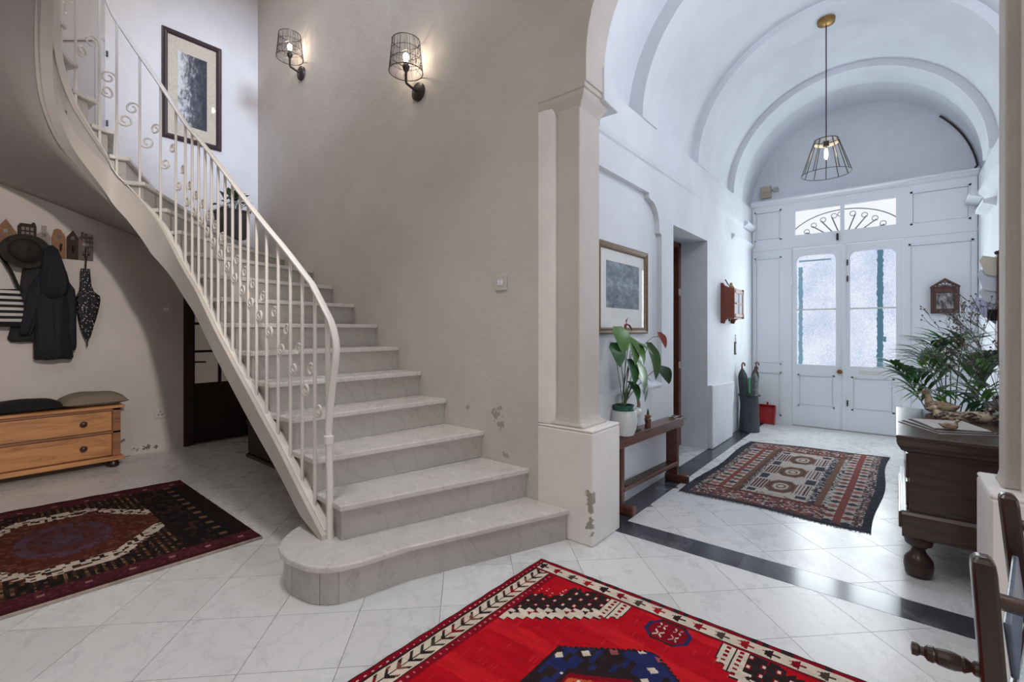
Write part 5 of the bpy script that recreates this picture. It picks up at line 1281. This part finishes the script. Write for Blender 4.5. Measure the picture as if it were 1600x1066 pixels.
# napkins and duckling
nap = thing('napkin_stack', 'stack of white napkins with dark edging at the near corner of the chest', 'napkins', (.19, 3.26, ZT))
for i, (a, m_) in enumerate(((.52,'w'),(.47,'d'),(.44,'w'),(.36,'d'),(.30,'w'))):
    c_, s_ = math.cos(a), math.sin(a); h_ = .125-.004*i
    z = ZT+.002+.004*i
    o = obj('napkin', MB().obox((.195+.004*i, 3.27+.004*i, z), (h_*c_, h_*s_, 0), (-h_*1.25*s_, h_*1.25*c_, 0), (0,0,.0018)), M['plastic'] if m_ == 'w' else flat('dark_napkin_edge', rgb(86,80,86), .8), nap)
duck('tiny pale duckling figure sitting on the white napkins', (.205, 3.13, ZT+.0205), .25, .26, [tan, tan2, horn, tan], 0, .5)
# framed card and green-headed bird at the back
fc = thing('card_holder', 'dark letter holder with grey cards at the back of the chest', 'card holder', (.45, 3.9, ZT))
obj('holder', MB().prism([(.385,ZT),(.565,ZT),(.565,ZT+.09),(.54,ZT+.07),(.46,ZT+.12),(.44,ZT+.085),(.40,ZT+.075)], 3.935, 3.95, 'xz').box(.385, 3.87, ZT, .565, 3.95, ZT+.008), M['door'], fc)
for i, (a, b, h_) in enumerate(((.40,.50,.075),(.44,.56,.11))): obj('card', MB().obox(((a+b)/2, 3.91+i*.018, ZT+.008+h_/2), ((b-a)/2,0,0), (0,.0012,0), (0,.012,h_/2)), M['plastic'], fc)
# palm standing on the floor behind the chest
pm = thing('potted_palm', 'green parlour palm standing behind the chest of drawers', 'plant', (.30, 4.27, 0))
obj('pot', MB().lathe([(.0,0),(.10,0),(.135,.30),(.145,.30),(.145,.33),(.128,.33),(.12,.29),(.0,.28)], (.30,4.27,0), 24), flat('terracotta_pot', rgb(150,92,66), .7), pm, smooth=True)
pg = [flat('palm_green', rgb(88,138,66), .35, 0, .2, 10), flat('palm_dark_green', rgb(58,100,62), .35, 0, .2, 10)]
rn = random.Random(4)
FR = [((-.02,4.0),.97,.86),((.03,3.95),.90,1.02),((.10,4.0),1.0,1.10),((.17,4.1),1.1,1.13),((.25,4.05),1.13,1.16),((.34,4.1),1.12,1.15),((.44,4.0),1.0,1.10),((.50,4.2),1.0,1.04),((.46,3.95),.83,.98),((.42,3.9),.74,.92),((.16,3.9),.78,.95),((.54,4.45),1.0,1.1),((.30,4.55),1.12,1.15),((.12,4.5),1.02,1.1)]
for i, (e, z1, zm) in enumerate(FR):
    b = Vector((.30+rn.uniform(-.05,.05), 4.26+rn.uniform(-.05,.05), .30)); tip = Vector((e[0], e[1], z1)); top = b.lerp(tip, .55); top.z = zm
    pts = [b*(1-t)**2+top*2*t*(1-t)+tip*t*t for t in [q/14 for q in range(15)]]
    fo = obj('frond_stem', MB().tube([tuple(p) for p in pts], [.0042-.0002*q for q in range(15)], 5), pg[1], pm)
    lm = MB()
    for q in range(9):
        t = .46+.53*q/8; p = b*(1-t)**2+top*2*t*(1-t)+tip*t*t; p2 = b*(1-t-.02)**2+top*2*(t+.02)*(1-t-.02)+tip*(t+.02)**2
        d = (p2-p).normalized(); sd = d.cross(Vector((0,0,1))).normalized(); ln = .20*math.sin(PI*min(1, .28+.72*(q+1)/10))**.8+.05
        for sg in (-1, 1):
            e2 = p+(sd*sg*.75+d*.62+Vector((0,0,-.22+.2*rn.random()))).normalized()*ln; e2.x = min(e2.x, .64)
            lm.add(*(lambda m: (m.v, m.f))(leaf_blade(p, e2, .033, .13, 5, .12)))
    obj('leaflets', lm, pg[i % 2], fo, smooth=80)
# glass vase with dried flowers
vs = thing('flower_vase', 'clear glass vase of dried branching flowers at the back of the chest', 'vase', (.475, 3.74, ZT))
vx, vy = .475, 3.75
obj('vase', MB().lathe([(.0,.0),(.03,0),(.032,.006),(.028,.02),(.036,.12),(.052,.28),(.050,.28),(.033,.12),(.024,.024),(.0,.02)], (vx,vy,ZT), 20), M['glass'], vs, smooth=True)
dry = flat('dried_stem', rgb(96,86,80), .9); rn = random.Random(9); k_ = 0
def branch(p, d, l, depth, par):
    global k_
    q = p+d*l; q.x = min(q.x, .63)
    mb = MB(); m_ = p.lerp(q, .5)+Vector((rn.uniform(-.01,.01), rn.uniform(-.01,.01), .006)); mb.tube([tuple(p), tuple(m_), tuple(q)], .0022 if depth == 0 else .0012, 4)
    segs.append(mb)
    if depth < 3:
        for i in range(3 if depth else 5):
            t = rn.uniform(.35, 1); nd = (d+Vector((rn.uniform(-.8,.55), rn.uniform(-.7,.7), rn.uniform(-.25,.5)))).normalized(); branch(p.lerp(q, t), nd, l*rn.uniform(.38,.6), depth+1, par)
    else:
        bud.sph(tuple(q), .0055, 5, 4)
for (dx, dy, dz, l) in ((-.42,.05,.85,.36),(-.25,-.1,.95,.44),(-.60,.1,.72,.33),(-.05,.1,1,.46),(-.35,.25,.9,.42)):
    segs = []; bud = MB(); d = Vector((dx,dy,dz)).normalized(); p = Vector((vx+dx*.03, vy+dy*.03, ZT+.03))
    branch(p+d*.0, d, l, 0, vs); al = MB()
    for s_ in segs: al.add(s_.v, s_.f)
    so = obj('dried_stem', al, dry, vs); obj('buds', bud, flat('dried_bud', rgb(120,110,106), .95), so)['kind'] = 'stuff'
# letter rack hanging on the right wall
lr = thing('letter_rack', 'hanging wooden letter rack stuffed with papers on the right hall wall', 'letter rack', (.64, 5.3, .95))
obj('bar', MB().box(.612, 5.24, .95, .645, 5.36, 1.79), M['red_wood'], lr, bevel=.006)
obj('top_finial', MB().lathe([(.008,0),(.022,.01),(.024,.025),(.012,.035)], (.625,5.30,1.79), 12), M['iron'], lr, smooth=True)
obj('cord', MB().tube([(.625,5.30,1.82),(.64,5.34,1.84),(.645,5.36,2.1),(.646,5.37,2.35)], .004, 5), M['iron'], lr)
for i, (a, z0, z1, x, tl, c) in enumerate(((0,1.62,1.78,.535,.06,rgb(206,198,180)),(1,1.50,1.68,.525,.01,rgb(204,208,216)),(2,1.40,1.53,.535,.03,rgb(206,210,214)),(3,1.24,1.46,.50,-.16,rgb(196,198,224)))):
    obj('paper', MB().prism([(.612,z0),(.612,z1-.01),(x,z1+(tl if tl > 0 else 0)*.2),(x-.02+(tl < 0)*-.03,z1-.03-(tl < 0)*.05),(x+.015,z0+.02+(tl < 0)*.08)], 5.27+.015*a, 5.2725+.015*a, 'xz'), flat('letter_paper', c, .8), lr)
obj('dark_card', MB().box(.56, 5.262, 1.27, .612, 5.266, 1.36), M['black'], lr)

# ------------------------------------------------------------------ armchair in the right foreground
ch = thing('armchair', 'dark carved wooden armchair with leather seat in the right foreground', 'chair', (.42, 1.6, 0))
def post(x, y, lean, top, wx=.019, wy=.024):
    rows = []
    for z, k in ((0,.8),(.3,.95),(.45,1),(top-.03,1),(top-.012,.92),(top,.55)):
        o = -lean*max(0, z-.35)
        rows.append([(x+o+sx*wx*k, y+sy*wy*k, z) for sx, sy in ((-1,-1),(1,-1),(1,1),(-1,1))])
    return MB().rings(rows)
obj('back_post', post(.158, 1.33, .06, .745), M['oakz'], ch, bevel=.006)
obj('back_post', post(.272, 1.85, .09, .752), M['oakz'], ch, bevel=.006)
obj('front_post', post(.62, 1.28, 0, .62), M['oakz'], ch, bevel=.006); obj('front_post', post(.70, 1.78, 0, .62), M['oakz'], ch, bevel=.006)
obj('arm', MB().tube([(.15,1.33,.66),(.34,1.315,.655),(.55,1.29,.645),(.68,1.275,.63)], .020, 8, flat=(1,.75)), M['oak'], ch, smooth=True)
obj('arm', MB().tube([(.25,1.85,.67),(.45,1.82,.66),(.62,1.80,.65),(.76,1.775,.63)], .020, 8, flat=(1,.75)), M['oak'], ch, smooth=True)
leather = flat('sky_sheen_leather', rgb(96,106,124), .28, 0, .3, 60, .3)  # dark leather with the blue reflection of the sky put into its colour
obj('seat_rail', MB().prism([(.165,1.345),(.60,1.29),(.68,1.77),(.262,1.835)], .39, .44), M['oak'], ch, bevel=.006)
obj('seat', MB().prism([(.185,1.375),(.60,1.32),(.67,1.75),(.27,1.80)], .44, .475), leather, ch, bevel=.014)
obj('back_panel', MB().obox((.215,1.59,.545), (.006,0,0), (.035,.215,0), (-.006,0,.055)), leather, ch, bevel=.004)
for q in (((.165,1.33,.20),(.62,1.28,.20)),((.27,1.85,.20),(.70,1.78,.20)),((.165,1.33,.16),(.27,1.85,.16)),((.62,1.28,.24),(.70,1.78,.24))):
    a, b = Vector(q[0]), Vector(q[1]); n_ = 24
    obj('stretcher', MB().tube([tuple(a.lerp(b, i/n_)) for i in range(n_+1)], [.010+.006*abs(math.sin(i*PI/4)) for i in range(n_+1)], 8), M['oakz'], ch, smooth=True)
pf = [(.004,0),(.013,.002),(.013,.012),(.009,.016),(.009,.022),(.0155,.027),(.017,.036),(.014,.040),(.0165,.044),(.018,.058),(.0175,.070),(.0145,.080),(.016,.084),(.013,.089),(.009,.095),(.014,.099),(.015,.110),(.014,.122)]
fp = MB().lathe([(r, h_) for r, h_ in pf], (.024,1.33,.51), 14, 'x')
obj('turned_peg', fp, M['oakz'], ch, smooth=20)
